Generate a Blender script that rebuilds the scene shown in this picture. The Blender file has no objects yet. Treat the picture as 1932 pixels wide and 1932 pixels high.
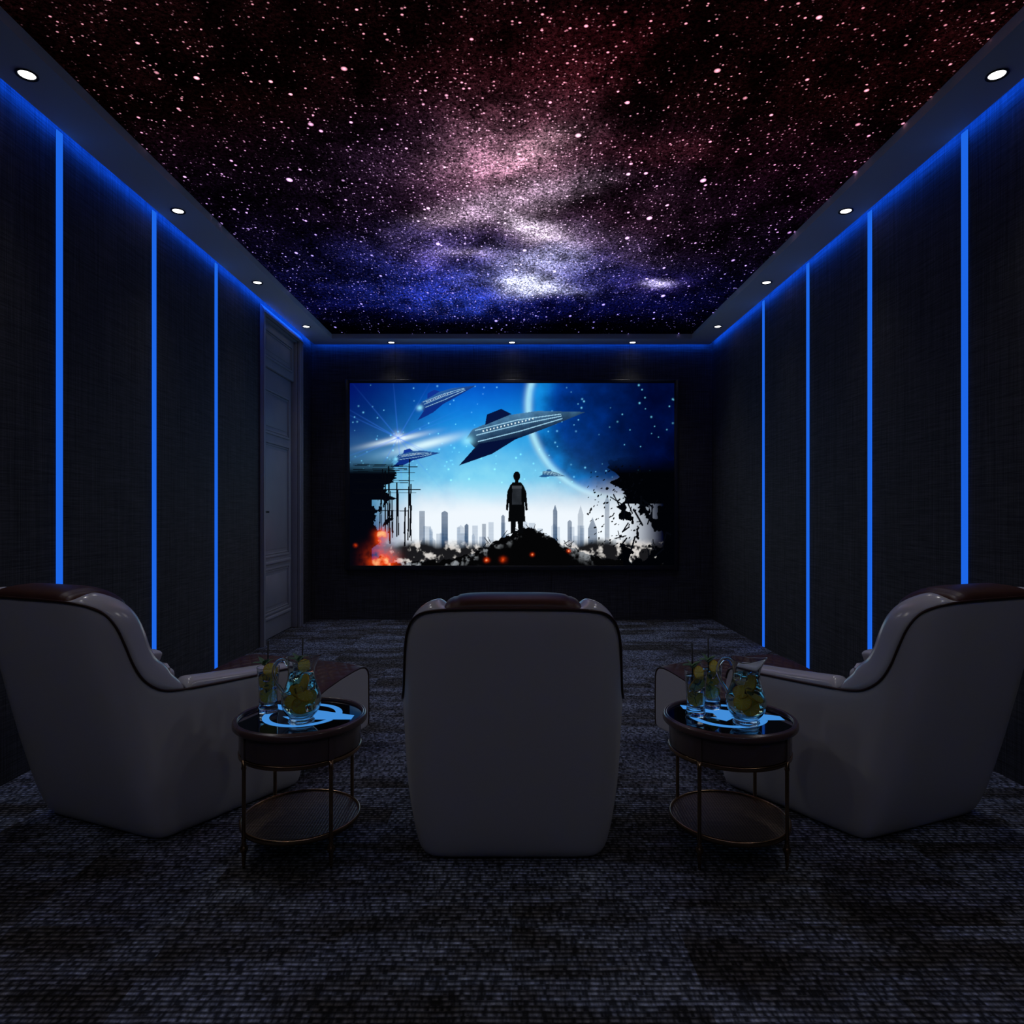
import bpy, bmesh, math, random
import numpy as np
from mathutils import Vector, Matrix

S = bpy.context.scene
COL = S.collection
random.seed(7)
PI = math.pi

# ------------------------------------------------------------------ camera
cam_d = bpy.data.cameras.new('camera'); cam_d.sensor_width = 36.0
cam_d.lens = 36.0 * 1250 / 1932
cam_d.clip_start = 0.02
cam = bpy.data.objects.new('camera', cam_d); COL.objects.link(cam)
cam.location = (0, 0, 1.25); cam.rotation_euler = (PI / 2, 0, 0)
S.camera = cam

# ------------------------------------------------------------------ world, exposure
w = bpy.data.worlds.new('world'); S.world = w; w.use_nodes = True
w.node_tree.nodes['Background'].inputs[0].default_value = (0.0, 0.0, 0.0, 1)
w.node_tree.nodes['Background'].inputs[1].default_value = 0.0
S.view_settings.view_transform = 'Standard'
S.view_settings.look = 'None'
S.view_settings.gamma = 1.0
S.view_settings.use_curve_mapping = False
S.view_settings.exposure = 0.0

# light levels of the room's lamps, with the added rear ones
L_DOWN = 5.0        # face of a downlight
P_DOWN = 21.0       # its beam, watts
P_REAR = 10.0       # beams of the unseen lamps over the viewer and the added rear ones
L_COVE = 14.5        # blue cove strip
L_SCREEN = 1.0
L_STARS = 1.0
BLUE = (0.012, 0.133, 0.80)
COVE = (0.004, 0.095, 1.0)

# ------------------------------------------------------------------ helpers
def new_mat(name):
    m = bpy.data.materials.new(name); m.use_nodes = True
    return m, m.node_tree.nodes, m.node_tree.links

def setin(node, key, val):
    if key in node.inputs: node.inputs[key].default_value = val

def pbr(name, col, rough=0.5, metal=0.0, spec=0.5, var=0.0, vscale=30, bump=0.0, bscale=200, coat=0.0, trans=0.0, ior=1.45):
    m, N, Lk = new_mat(name)
    b = N['Principled BSDF']
    setin(b, 'Base Color', (*col, 1)); setin(b, 'Roughness', rough); setin(b, 'Metallic', metal)
    setin(b, 'Specular IOR Level', spec); setin(b, 'Coat Weight', coat); setin(b, 'Coat Roughness', 0.15)
    setin(b, 'Transmission Weight', trans); setin(b, 'IOR', ior)
    tc = N.new('ShaderNodeTexCoord')
    if var > 0:
        n = N.new('ShaderNodeTexNoise'); n.inputs['Scale'].default_value = vscale; n.inputs['Detail'].default_value = 4
        Lk.new(tc.outputs['Object'], n.inputs['Vector'])
        r = N.new('ShaderNodeValToRGB')
        r.color_ramp.elements[0].position = 0.3; r.color_ramp.elements[1].position = 0.7
        r.color_ramp.elements[0].color = (*[c * (1 - var) for c in col], 1)
        r.color_ramp.elements[1].color = (*[min(1, c * (1 + var)) for c in col], 1)
        Lk.new(n.outputs['Fac'], r.inputs['Fac']); Lk.new(r.outputs['Color'], b.inputs['Base Color'])
    if bump > 0:
        n2 = N.new('ShaderNodeTexNoise'); n2.inputs['Scale'].default_value = bscale; n2.inputs['Detail'].default_value = 3
        Lk.new(tc.outputs['Object'], n2.inputs['Vector'])
        bp = N.new('ShaderNodeBump'); bp.inputs['Strength'].default_value = bump; bp.inputs['Distance'].default_value = 0.002
        Lk.new(n2.outputs['Fac'], bp.inputs['Height']); Lk.new(bp.outputs['Normal'], b.inputs['Normal'])
    return m

def emit(name, col, strength):
    m, N, Lk = new_mat(name)
    N.remove(N['Principled BSDF'])
    e = N.new('ShaderNodeEmission'); e.inputs['Color'].default_value = (*col, 1); e.inputs['Strength'].default_value = strength
    Lk.new(e.outputs[0], N['Material Output'].inputs['Surface'])
    return m

def link(name, me, mat=None, parent=None, smooth=False):
    o = bpy.data.objects.new(name, me); COL.objects.link(o)
    if mat is not None:
        me.materials.clear(); me.materials.append(mat)
    if parent is not None: o.parent = parent
    if smooth:
        for p in me.polygons: p.use_smooth = True
    return o

def from_bm(name, bm, mat, parent=None, smooth=False, recalc=True):
    if recalc: bmesh.ops.recalc_face_normals(bm, faces=bm.faces[:])
    me = bpy.data.meshes.new(name); bm.to_mesh(me); bm.free()
    return link(name, me, mat, parent, smooth)

def grid_mesh(name, rows, mat, parent=None, closed_u=False, closed_v=False, smooth=True, cap=False):
    """rows: list of lists of points (u rows, v columns)"""
    nu, nv = len(rows), len(rows[0])
    verts = [tuple(p) for r in rows for p in r]
    faces = []
    for i in range(nu if closed_u else nu - 1):
        for j in range(nv if closed_v else nv - 1):
            a = i * nv + j; b = i * nv + (j + 1) % nv
            c = ((i + 1) % nu) * nv + (j + 1) % nv; d = ((i + 1) % nu) * nv + j
            faces.append((a, b, c, d))
    if cap:
        faces.append(tuple(range(nv))[::-1]); faces.append(tuple((nu - 1) * nv + j for j in range(nv)))
    bm = bmesh.new()
    vs = [bm.verts.new(v) for v in verts]
    for f in faces:
        try: bm.faces.new([vs[i] for i in f])
        except ValueError: pass
    bmesh.ops.remove_doubles(bm, verts=bm.verts[:], dist=1e-5)
    return from_bm(name, bm, mat, parent, smooth)

def box(bm, x0, x1, y0, y1, z0, z1):
    vs = [bm.verts.new(p) for p in ((x0, y0, z0), (x1, y0, z0), (x1, y1, z0), (x0, y1, z0), (x0, y0, z1), (x1, y0, z1), (x1, y1, z1), (x0, y1, z1))]
    for f in ((0, 3, 2, 1), (4, 5, 6, 7), (0, 1, 5, 4), (1, 2, 6, 5), (2, 3, 7, 6), (3, 0, 4, 7)):
        bm.faces.new([vs[i] for i in f])

def boxes(name, lst, mat, parent=None, bevel=0.0, seg=2):
    bm = bmesh.new()
    for b in lst: box(bm, *b)
    o = from_bm(name, bm, mat, parent)
    if bevel > 0:
        md = o.modifiers.new('bevel', 'BEVEL'); md.width = bevel; md.segments = seg; md.limit_method = 'ANGLE'
        for p in o.data.polygons: p.use_smooth = True
    return o

def lathe(name, prof, mat, parent=None, n=48, c=(0, 0, 0), smooth=True):
    rows = []
    for i in range(n):
        a = 2 * PI * i / n
        rows.append([(c[0] + r * math.cos(a), c[1] + r * math.sin(a), c[2] + z) for r, z in prof])
    return grid_mesh(name, rows, mat, parent, closed_u=True, smooth=smooth)

def tube_rows(path, rad, n=10):
    rows = []
    P = [Vector(p) for p in path]
    up = Vector((0.13, 0.31, 0.94)).normalized()
    prev = None
    for i, p in enumerate(P):
        t = (P[min(i + 1, len(P) - 1)] - P[max(i - 1, 0)])
        if t.length < 1e-9: t = Vector((0, 0, 1))
        t.normalize()
        if prev is None:
            a = t.cross(up)
            if a.length < 1e-3: a = t.cross(Vector((1, 0, 0)))
        else:
            a = prev - t * prev.dot(t)
        a.normalize(); prev = a
        b = t.cross(a)
        r = rad(i / (len(P) - 1)) if callable(rad) else rad
        rows.append([p + (a * math.cos(2 * PI * k / n) + b * math.sin(2 * PI * k / n)) * r for k in range(n)])
    return rows

def tube(name, path, rad, mat, parent=None, n=10):
    return grid_mesh(name, tube_rows(path, rad, n), mat, parent, closed_v=True, cap=True)

def catmull(pts, per=8):
    P = [np.array(p, float) for p in pts]
    P = [2 * P[0] - P[1]] + P + [2 * P[-1] - P[-2]]
    out = []
    for i in range(1, len(P) - 2):
        for k in range(per):
            t = k / per
            a, b, c, d = P[i - 1], P[i], P[i + 1], P[i + 2]
            out.append(0.5 * ((2 * b) + (-a + c) * t + (2 * a - 5 * b + 4 * c - d) * t * t + (-a + 3 * b - 3 * c + d) * t ** 3))
    out.append(P[-2])
    return out

def thing(name, loc=(0, 0, 0), rz=0):
    o = bpy.data.objects.new(name, None); COL.objects.link(o)
    o.empty_display_size = 0.1
    o.location = loc; o.rotation_euler = (0, 0, rz)
    return o

def tag(o, label, cat, group=None, kind=None):
    o['label'] = label; o['category'] = cat
    if group: o['group'] = group
    if kind: o['kind'] = kind
    return o

def struct(o, label=None):
    o['kind'] = 'structure'
    if label: o['label'] = label; 
    return o

def copy_tree(o, parent=None):
    c = o.copy(); COL.objects.link(c); c.parent = parent
    for ch in list(o.children): copy_tree(ch, c)
    return c

# ------------------------------------------------------------------ dimensions
HW = 2.33          # half width of the room
YF = 7.70          # far wall (screen)
YR = -1.60         # wall behind the camera
H = 3.184          # underside of the soffit
CZ = 3.237         # star ceiling
SI = 2.01          # inner edge of soffit
SF = 7.39          # inner edge of the far soffit
GAP = 0.050        # shadow gap with the cove strip

# ------------------------------------------------------------------ materials of the room
def fabric_wall(axis):
    """dark woven wall covering; threads run along z and along the wall"""
    m, N, Lk = new_mat('woven_wall_' + axis)
    b = N['Principled BSDF']; setin(b, 'Roughness', 0.75); setin(b, 'Specular IOR Level', 0.3)
    tc = N.new('ShaderNodeTexCoord')
    outs = []
    for sc in ((150, 150, 2.2), (5, 5, 170)):
        mp = N.new('ShaderNodeMapping'); mp.inputs['Scale'].default_value = sc
        Lk.new(tc.outputs['Object'], mp.inputs['Vector'])
        n = N.new('ShaderNodeTexNoise'); n.inputs['Scale'].default_value = 1.0; n.inputs['Detail'].default_value = 3
        n.inputs['Roughness'].default_value = 0.7
        Lk.new(mp.outputs[0], n.inputs['Vector']); outs.append(n.outputs['Fac'])
    mul = N.new('ShaderNodeMath'); mul.operation = 'MULTIPLY'; Lk.new(outs[0], mul.inputs[0]); Lk.new(outs[1], mul.inputs[1])
    r = N.new('ShaderNodeValToRGB')
    r.color_ramp.elements[0].position = 0.12; r.color_ramp.elements[0].color = (0.014, 0.0145, 0.0155, 1)
    r.color_ramp.elements[1].position = 0.42; r.color_ramp.elements[1].color = (0.100, 0.100, 0.102, 1)
    Lk.new(mul.outputs[0], r.inputs['Fac']); Lk.new(r.outputs[0], b.inputs['Base Color'])
    bp = N.new('ShaderNodeBump'); bp.inputs['Strength'].default_value = 0.6; bp.inputs['Distance'].default_value = 0.003
    Lk.new(mul.outputs[0], bp.inputs['Height']); Lk.new(bp.outputs[0], b.inputs['Normal'])
    return m

def carpet_mat():
    m, N, Lk = new_mat('loop_pile_carpet')
    b = N['Principled BSDF']; setin(b, 'Roughness', 0.95); setin(b, 'Specular IOR Level', 0.1)
    tc = N.new('ShaderNodeTexCoord')
    def mapping(scale, loc=(0, 0, 0), src=None):
        mp = N.new('ShaderNodeMapping'); mp.inputs['Scale'].default_value = scale; mp.inputs['Location'].default_value = loc
        Lk.new(src or tc.outputs['Object'], mp.inputs['Vector']); return mp.outputs[0]
    def noise(vec, scale=1.0, det=3, rough=0.6):
        n = N.new('ShaderNodeTexNoise'); n.inputs['Scale'].default_value = scale
        n.inputs['Detail'].default_value = det; n.inputs['Roughness'].default_value = rough
        Lk.new(vec, n.inputs['Vector']); return n.outputs['Fac']
    def math_(op, a, c=None, v=None):
        x = N.new('ShaderNodeMath'); x.operation = op; Lk.new(a, x.inputs[0])
        if c is not None: Lk.new(c, x.inputs[1])
        if v is not None: x.inputs[1].default_value = v
        return x.outputs[0]
    # carpet tiles, 0.5 m, each with its own offset in the pattern
    snap = N.new('ShaderNodeVectorMath'); snap.operation = 'SNAP'; snap.inputs[1].default_value = (0.5, 0.5, 10)
    Lk.new(tc.outputs['Object'], snap.inputs[0])
    wn = N.new('ShaderNodeTexWhiteNoise'); wn.noise_dimensions = '3D'; Lk.new(snap.outputs[0], wn.inputs['Vector'])
    sc = N.new('ShaderNodeVectorMath'); sc.operation = 'SCALE'; sc.inputs['Scale'].default_value = 0.6
    Lk.new(wn.outputs['Color'], sc.inputs[0])
    add = N.new('ShaderNodeVectorMath'); add.operation = 'ADD'; Lk.new(tc.outputs['Object'], add.inputs[0]); Lk.new(sc.outputs[0], add.inputs[1])
    # ragged patches stretched across the room
    patch = noise(mapping((1.3, 4.2, 1), (3.1, 0.4, 0), add.outputs[0]), 1.0, 4, 0.65)
    ramp = N.new('ShaderNodeValToRGB')
    e = ramp.color_ramp.elements
    e[0].position = 0.40; e[0].color = (0.050, 0.048, 0.048, 1)
    e[1].position = 0.60; e[1].color = (0.150, 0.172, 0.225, 1)
    k = e.new(0.48); k.color = (0.085, 0.09, 0.108, 1)
    k = e.new(0.54); k.color = (0.13, 0.15, 0.205, 1)
    Lk.new(patch, ramp.inputs['Fac'])
    # rows of loops: ridges across the room, broken up into stitches
    wob = noise(mapping((7, 7, 7)), 1.0, 2)
    sep = N.new('ShaderNodeSeparateXYZ'); Lk.new(tc.outputs['Object'], sep.inputs[0])
    yy = math_('MULTIPLY', sep.outputs['Y'], v=2 * PI / 0.0185)
    wo = math_('MULTIPLY', wob, v=4.0)
    ph = math_('ADD', yy, wo)
    row = math_('SINE', ph)
    fl = math_('FLOOR', math_('MULTIPLY', ph, v=1 / (2 * PI)))
    cx_ = N.new('ShaderNodeCombineXYZ')
    Lk.new(math_('ADD', math_('MULTIPLY', sep.outputs['X'], v=75.0), math_('MULTIPLY', fl, v=17.3)), cx_.inputs[0])
    Lk.new(math_('MULTIPLY', fl, v=3.17), cx_.inputs[1]); Lk.new(math_('MULTIPLY', sep.outputs['Y'], v=9.0), cx_.inputs[2])
    st = noise(cx_.outputs[0], 1.0, 1, 0.5)
    r1 = math_('MULTIPLY_ADD', row, v=0.40); r1.node.inputs[2].default_value = 0.52
    s1 = math_('MULTIPLY_ADD', st, v=4.4); s1.node.inputs[2].default_value = -1.45
    s1 = math_('MAXIMUM', s1, v=0.12)
    loops = math_('MULTIPLY', r1, s1)
    fine = noise(mapping((320, 320, 320)), 1.0, 2)
    loops2 = math_('MULTIPLY', loops, math_('ADD', fine, v=0.5))
    bright = math_('POWER', loops2, v=1.3)
    bright = math_('MULTIPLY_ADD', bright, v=2.9); bright.node.inputs[2].default_value = 0.22
    vm = N.new('ShaderNodeVectorMath'); vm.operation = 'SCALE'; Lk.new(ramp.outputs[0], vm.inputs[0]); Lk.new(bright, vm.inputs['Scale'])
    Lk.new(vm.outputs[0], b.inputs['Base Color'])
    bp = N.new('ShaderNodeBump'); bp.inputs['Strength'].default_value = 0.9; bp.inputs['Distance'].default_value = 0.006
    Lk.new(loops2, bp.inputs['Height']); Lk.new(bp.outputs[0], b.inputs['Normal'])
    return m

M_SOFFIT = pbr('soffit_paint', (0.84, 0.84, 0.86), 0.55, spec=0.3, bump=0.05, bscale=300)
M_WALLX = fabric_wall('side')
M_WALLY = fabric_wall('far')
M_CARPET = carpet_mat()
M_DOOR = pbr('grey_door_paint', (0.33, 0.34, 0.38), 0.45, spec=0.4, var=0.04, vscale=6)
M_BLACKM = pbr('black_metal', (0.02, 0.02, 0.022), 0.35, metal=0.6)
M_STRIP = emit('blue_light_strip', BLUE, 1.0)
M_COVE = emit('blue_cove_light', COVE, L_COVE)

# ------------------------------------------------------------------ floor and walls
struct(boxes('floor', [(-HW - 0.2, HW + 0.2, YR - 0.2, YF + 0.2, -0.10, 0.0)], M_CARPET))
DY0, DY1, DZ = 6.19, 7.20, 3.10           # door opening in the left wall
struct(boxes('wall_left', [(-HW - 0.2, -HW, YR, DY0, 0, H + 0.08), (-HW - 0.2, -HW, DY1, YF, 0, H + 0.08),
                           (-HW - 0.2, -HW, DY0, DY1, DZ, H + 0.08)], M_WALLX))
struct(boxes('wall_right', [(HW, HW + 0.2, YR, YF, 0, H + 0.08)], M_WALLX))
# far wall: upholstered panels with thin joints between them
pan = []
xs = [-HW] + [x for x in (-1.355, -0.448, 0.460, 1.368)] + [HW]
for i in range(len(xs) - 1):
    pan.append((xs[i] + 0.002, xs[i + 1] - 0.002, YF, YF + 0.05, 0, H + 0.08))
pan.append((-HW, HW, YF + 0.012, YF + 0.2, 0, H + 0.08))
struct(boxes('wall_front', pan, M_WALLY))
struct(boxes('wall_rear', [(-HW, HW, YR - 0.2, YR, 0, H + 0.08)], pbr('pale_rear_wall_bounce', (0.42, 0.38, 0.32), 0.7)))  # unseen wall, made pale to bounce fill light into the room

# soffit around the star ceiling, stopping short of the walls to leave a cove
so = thing('trim_1'); struct(so, 'pale soffit border framing the star ceiling')
sy0 = YR + 0.33
boxes('soffit_board', [(-HW + GAP, -SI, YR + GAP, YF - GAP, H, H + 0.0795), (SI, HW - GAP, YR + GAP, YF - GAP, H, H + 0.0795),
                 (-SI, SI, SF, YF - GAP, H, H + 0.0795), (-SI, SI, YR + GAP, sy0, H, H + 0.0795)], M_SOFFIT, so)
zc = H + 0.074
bm = bmesh.new()
za, zb, e_ = H + 0.006, H + 0.052, 0.002       # tape on the outer edge of the soffit board, shining at the wall
box(bm, -HW + GAP - e_, -HW + GAP - 0.0002, YR + GAP, YF - GAP, za, zb)
box(bm, HW - GAP + 0.0002, HW - GAP + e_, YR + GAP, YF - GAP, za, zb)
box(bm, -HW + GAP, HW - GAP, YF - GAP + 0.0002, YF - GAP + e_, za, zb)
box(bm, -HW + GAP, HW - GAP, YR + GAP - e_, YR + GAP - 0.0002, za, zb)
cv = from_bm('cove_light_strip', bm, M_COVE, so); cv['label'] = 'blue cove light above the wall joint'

# ------------------------------------------------------------------ star ceiling
def fbm2(X, Y, seed, octaves=5, gain=0.55):
    rng = np.random.RandomState(seed)
    tot = np.zeros_like(X); amp = 1.0; norm = 0
    for o in range(octaves):
        T = rng.rand(64, 64)
        fx = X * 2 ** o + rng.rand() * 50; fy = Y * 2 ** o + rng.rand() * 50
        ix = np.floor(fx).astype(int); iy = np.floor(fy).astype(int)
        tx = fx - ix; ty = fy - iy; tx = tx * tx * (3 - 2 * tx); ty = ty * ty * (3 - 2 * ty)
        a = T[ix % 64, iy % 64]; b = T[(ix + 1) % 64, iy % 64]; c = T[ix % 64, (iy + 1) % 64]; d = T[(ix + 1) % 64, (iy + 1) % 64]
        tot += amp * ((a * (1 - tx) + b * tx) * (1 - ty) + (c * (1 - tx) + d * tx) * ty)
        norm += amp; amp *= gain
    return tot / norm

def srgb(r, g, b):
    return np.array([((c / 255) / 12.92 if c / 255 < 0.04045 else ((c / 255 + 0.055) / 1.055) ** 2.4) for c in (r, g, b)])

def colour_grid(name, X, Y, Zf, colr, mat, parent=None, flip=False):
    ny, nx = X.shape
    me = bpy.data.meshes.new(name)
    V = np.stack(Zf(X, Y), -1).reshape(-1, 3)
    idx = np.arange(nx * ny).reshape(ny, nx)
    q = np.stack([idx[:-1, :-1], idx[:-1, 1:], idx[1:, 1:], idx[1:, :-1]], -1).reshape(-1, 4)
    if flip: q = q[:, ::-1]
    me.vertices.add(len(V)); me.vertices.foreach_set('co', V.astype(np.float32).ravel())
    me.loops.add(q.size); me.loops.foreach_set('vertex_index', q.astype(np.int32).ravel())
    me.polygons.add(len(q)); me.polygons.foreach_set('loop_start', (np.arange(len(q)) * 4).astype(np.int32))
    me.update(calc_edges=True)
    at = me.color_attributes.new('Paint', 'FLOAT_COLOR', 'POINT')
    c4 = np.concatenate([colr.reshape(-1, 3), np.ones((nx * ny, 1))], 1).astype(np.float32)
    at.data.foreach_set('color', c4.ravel())
    return link(name, me, mat, parent)

def star_ceiling():
    nx, ny = 300, 560
    X, Y = np.meshgrid(np.linspace(-SI - 0.01, SI + 0.01, nx), np.linspace(sy0 - 0.01, SF + 0.01, ny))
    # pattern coordinates: 'a' across and 'v' = the printed mural's long axis
    Yc = np.maximum(Y, 1.2)
    px = 966 + X / Yc * 1250; py = 966 - (CZ - 1.25) / Yc * 1250
    warp = (fbm2(X * 2.2, Y * 1.6, 3) - 0.5) * 90; warp2 = (fbm2(X * 2.2, Y * 1.6, 4) - 0.5) * 50
    # mural coordinates expressed through the perspective-free room position
    P = px + warp; Q = py + warp2
    C = np.zeros((ny, nx, 3))
    def blob(x, y, sx, sy, amp, col, rot=0):
        nonlocal C
        a = math.radians(rot); dx = P - x; dy = Q - y
        u = dx * math.cos(a) + dy * math.sin(a); v = -dx * math.sin(a) + dy * math.cos(a)
        g = np.exp(-0.5 * ((u / sx) ** 2 + (v / sy) ** 2)) * amp
        C += g[..., None] * (srgb(*col)[None, None, :])
    base_t = np.clip((py - 200) / 350, 0, 1)[..., None]
    C += (1 - base_t) * np.array([0.0035, 0.0008, 0.0010]) + base_t * np.array([0.0008, 0.0008, 0.0060])
    blob(955, 315, 60, 34, 0.80, (228, 165, 192)); blob(1020, 285, 40, 16, 0.60, (238, 185, 205), -20)
    blob(1000, 245, 80, 40, 0.20, (190, 110, 135)); blob(900, 340, 75, 45, 0.14, (170, 110, 160))
    blob(960, 385, 75, 16, 0.70, (240, 205, 240), -12); blob(1012, 425, 42, 11, 1.3, (245, 225, 250), 20)
    blob(1060, 440, 80, 18, 0.26, (190, 150, 210), 15)
    blob(945, 345, 160, 85, 0.045, (150, 90, 145)); blob(1150, 410, 120, 50, 0.045, (150, 90, 120))
    blob(870, 470, 70, 24, 0.30, (140, 120, 215)); blob(890, 475, 24, 6, 0.8, (215, 195, 245))
    blob(1008, 500, 55, 22, 0.80, (200, 200, 250), -10); blob(995, 540, 38, 11, 1.5, (225, 230, 255))
    blob(1080, 515, 80, 28, 0.20, (90, 90, 220)); blob(870, 540, 95, 34, 0.30, (50, 80, 240))
    blob(780, 505, 110, 34, 0.075, (60, 75, 215)); blob(880, 578, 40, 13, 0.26, (60, 90, 230))
    blob(650, 490, 130, 40, 0.020, (70, 70, 190)); blob(930, 560, 220, 30, 0.07, (35, 50, 225)); blob(960, 590, 260, 14, 0.03, (25, 35, 200))
    blob(1150, 60, 90, 40, 0.022, (190, 60, 80)); blob(1060, 160, 80, 45, 0.042, (190, 70, 90)); blob(940, 130, 120, 70, 0.016, (200, 90, 110))
    blob(1240, 290, 90, 24, 0.036, (200, 90, 110)); blob(740, 330, 110, 70, 0.012, (140, 110, 180))
    blob(1700, 60, 200, 120, 0.005, (200, 40, 60)); blob(1500, 330, 150, 90, 0.005, (190, 60, 90))
    P, Q = px, py
    blob(1240, 535, 15, 4, 1.6, (210, 200, 255)); blob(1240, 535, 34, 9, 0.25, (110, 90, 230))
    # dark dust lanes and cloud structure
    def dark(x, y, sx, sy, k):
        nonlocal C
        C *= (1 - k * np.exp(-0.5 * (((px + warp - x) / sx) ** 2 + ((py + warp2 - y) / sy) ** 2)))[..., None]
    dark(1085, 385, 60, 14, 0.8); dark(960, 352, 70, 8, 0.5); dark(930, 455, 80, 10, 0.5); dark(960, 500, 25, 14, 0.5); dark(1180, 220, 60, 30, 0.7)
    C *= (0.12 + 0.88 * np.clip((612 - py) / 30, 0, 1))[..., None]
    cl = fbm2(X * 6, Y * 4.2, 9, 6, 0.62)
    C *= np.clip((cl - 0.22) * 2.6, 0.25, 1.8)[..., None]

    m, N, Lk = new_mat('printed_galaxy_light_ceiling')
    N.remove(N['Principled BSDF'])
    at = N.new('ShaderNodeAttribute'); at.attribute_name = 'Paint'
    tc = N.new('ShaderNodeTexCoord')
    def math_(op, a, b=None, v=None, v2=None):
        x = N.new('ShaderNodeMath'); x.operation = op
        Lk.new(a, x.inputs[0])
        if b is not None: Lk.new(b, x.inputs[1])
        if v is not None: x.inputs[1].default_value = v
        if v2 is not None: x.inputs[2].default_value = v2
        return x.outputs[0]
    sx = N.new('ShaderNodeSeparateXYZ'); Lk.new(tc.outputs['Object'], sx.inputs[0])
    lg = N.new('ShaderNodeMath'); lg.operation = 'LOGARITHM'; lg.inputs[1].default_value = math.e
    Lk.new(math_('MAXIMUM', math_('ADD', sx.outputs['Y'], v=0.4), v=0.5), lg.inputs[0])
    cm = N.new('ShaderNodeCombineXYZ'); Lk.new(sx.outputs['X'], cm.inputs[0]); Lk.new(math_('MULTIPLY', lg.outputs[0], v=3.3), cm.inputs[1])
    MV = cm.outputs[0]
    lum = N.new('ShaderNodeRGBToBW'); Lk.new(at.outputs['Color'], lum.inputs[0])
    dens = math_('POWER', lum.outputs[0], v=0.45)
    def noise(scale, det, rough):
        n = N.new('ShaderNodeTexNoise'); n.inputs['Scale'].default_value = scale; n.inputs['Detail'].default_value = det
        n.inputs['Roughness'].default_value = rough; Lk.new(MV, n.inputs['Vector']); return n.outputs['Fac']
    grain = math_('POWER', math_('MAXIMUM', math_('MULTIPLY_ADD', noise(48, 5, 0.9), v=10.0, v2=-4.05), v=0.06), v=1.5)
    neb = N.new('ShaderNodeVectorMath'); neb.operation = 'SCALE'; Lk.new(at.outputs['Color'], neb.inputs[0]); Lk.new(grain, neb.inputs['Scale'])
    # colour of the stars follows the cloud behind them, pushed towards white
    tint = N.new('ShaderNodeVectorMath'); tint.operation = 'ADD'; 
    nrm = N.new('ShaderNodeVectorMath'); nrm.operation = 'NORMALIZE'; Lk.new(at.outputs['Color'], nrm.inputs[0])
    Lk.new(nrm.outputs[0], tint.inputs[0]); tint.inputs[1].default_value = (0.50, 0.36, 0.46)
    total = neb.outputs[0]
    def stars(scale, size, keep, gain, dmul, dadd, soft=0.75):
        nonlocal total
        v = N.new('ShaderNodeTexVoronoi'); v.voronoi_dimensions = '2D'; v.inputs['Scale'].default_value = scale
        Lk.new(MV, v.inputs['Vector'])
        sp = N.new('ShaderNodeSeparateColor'); Lk.new(v.outputs['Color'], sp.inputs[0])
        # chance that a cell holds a star grows with the cloud density
        thr = math_('MULTIPLY_ADD', dens, v=dmul, v2=dadd)
        on = math_('LESS_THAN', sp.outputs[0], thr)
        rad = math_('MULTIPLY_ADD', math_('POWER', sp.outputs[2], v=keep), v=size, v2=size * 0.42)
        d = math_('SUBTRACT', rad, v.outputs['Distance'])
        s = math_('DIVIDE', d, rad)
        cl_ = N.new('ShaderNodeClamp'); Lk.new(s, cl_.inputs[0])
        g = math_('POWER', cl_.outputs[0], v=soft)
        br = math_('MULTIPLY_ADD', math_('POWER', sp.outputs[2], v=6.0), v=gain, v2=gain * 0.045)
        g2 = math_('MULTIPLY', math_('MULTIPLY', g, on), br)
        sc = N.new('ShaderNodeVectorMath'); sc.operation = 'SCALE'; Lk.new(tint.outputs[0], sc.inputs[0]); Lk.new(g2, sc.inputs['Scale'])
        ad = N.new('ShaderNodeVectorMath'); ad.operation = 'ADD'; Lk.new(total, ad.inputs[0]); Lk.new(sc.outputs[0], ad.inputs[1])
        total = ad.outputs[0]
    stars(3.6, 0.055, 4, 3.0, 0.1, 0.40)
    stars(9, 0.090, 4, 2.4, 0.9, 0.10)
    stars(17, 0.125, 3, 2.0, 1.6, 0.03)
    stars(34, 0.18, 2, 1.5, 2.1, 0.02)
    stars(64, 0.27, 1, 1.1, 2.3, 0.0)
    em = N.new('ShaderNodeEmission'); em.inputs['Strength'].default_value = L_STARS
    Lk.new(total, em.inputs['Color']); Lk.new(em.outputs[0], N['Material Output'].inputs['Surface'])
    o = colour_grid('ceiling', X, Y, lambda a, b: (a, b, np.full_like(a, CZ)), C, m, flip=True)
    struct(o, 'backlit ceiling printed with a galaxy of stars')
star_ceiling()
struct(boxes('trim_2', [(-HW - 0.2, HW + 0.2, YR - 0.2, YF + 0.2, H + 0.0805, H + 0.2)], M_SOFFIT), 'slab above the star ceiling')

# ------------------------------------------------------------------ door in the left wall
door = thing('door_1', (-HW, 0, 0)); struct(door, 'tall grey panelled door in the left wall')
fr = [(-0.10, 0.0, DY0 - 0.0, DY0 + 0.012, 0, DZ), (-0.10, 0.0, DY1 - 0.012, DY1, 0, DZ), (-0.10, 0.0, DY0, DY1, DZ - 0.012, DZ),
      (0.001, 0.030, DY0 - 0.072, DY0 + 0.0, 0, DZ + 0.005), (0.001, 0.030, DY1, DY1 + 0.072, 0, DZ + 0.005), (0.001, 0.030, DY0, DY1, DZ, DZ + 0.005),
      (0.030, 0.040, DY0 - 0.072, DY0 - 0.045, 0, DZ + 0.005), (0.030, 0.040, DY1 + 0.045, DY1 + 0.072, 0, DZ + 0.005)]
df = boxes('door_frame', fr, M_DOOR, door, 0.004)
bm = bmesh.new(); pr = [(0.002, DZ + 0.0795), (0.005, DZ + 0.0795), (0.020, DZ + 0.062), (0.034, DZ + 0.036), (0.041, DZ + 0.010), (0.041, DZ + 0.0055), (0.002, DZ + 0.0055)]
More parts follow.
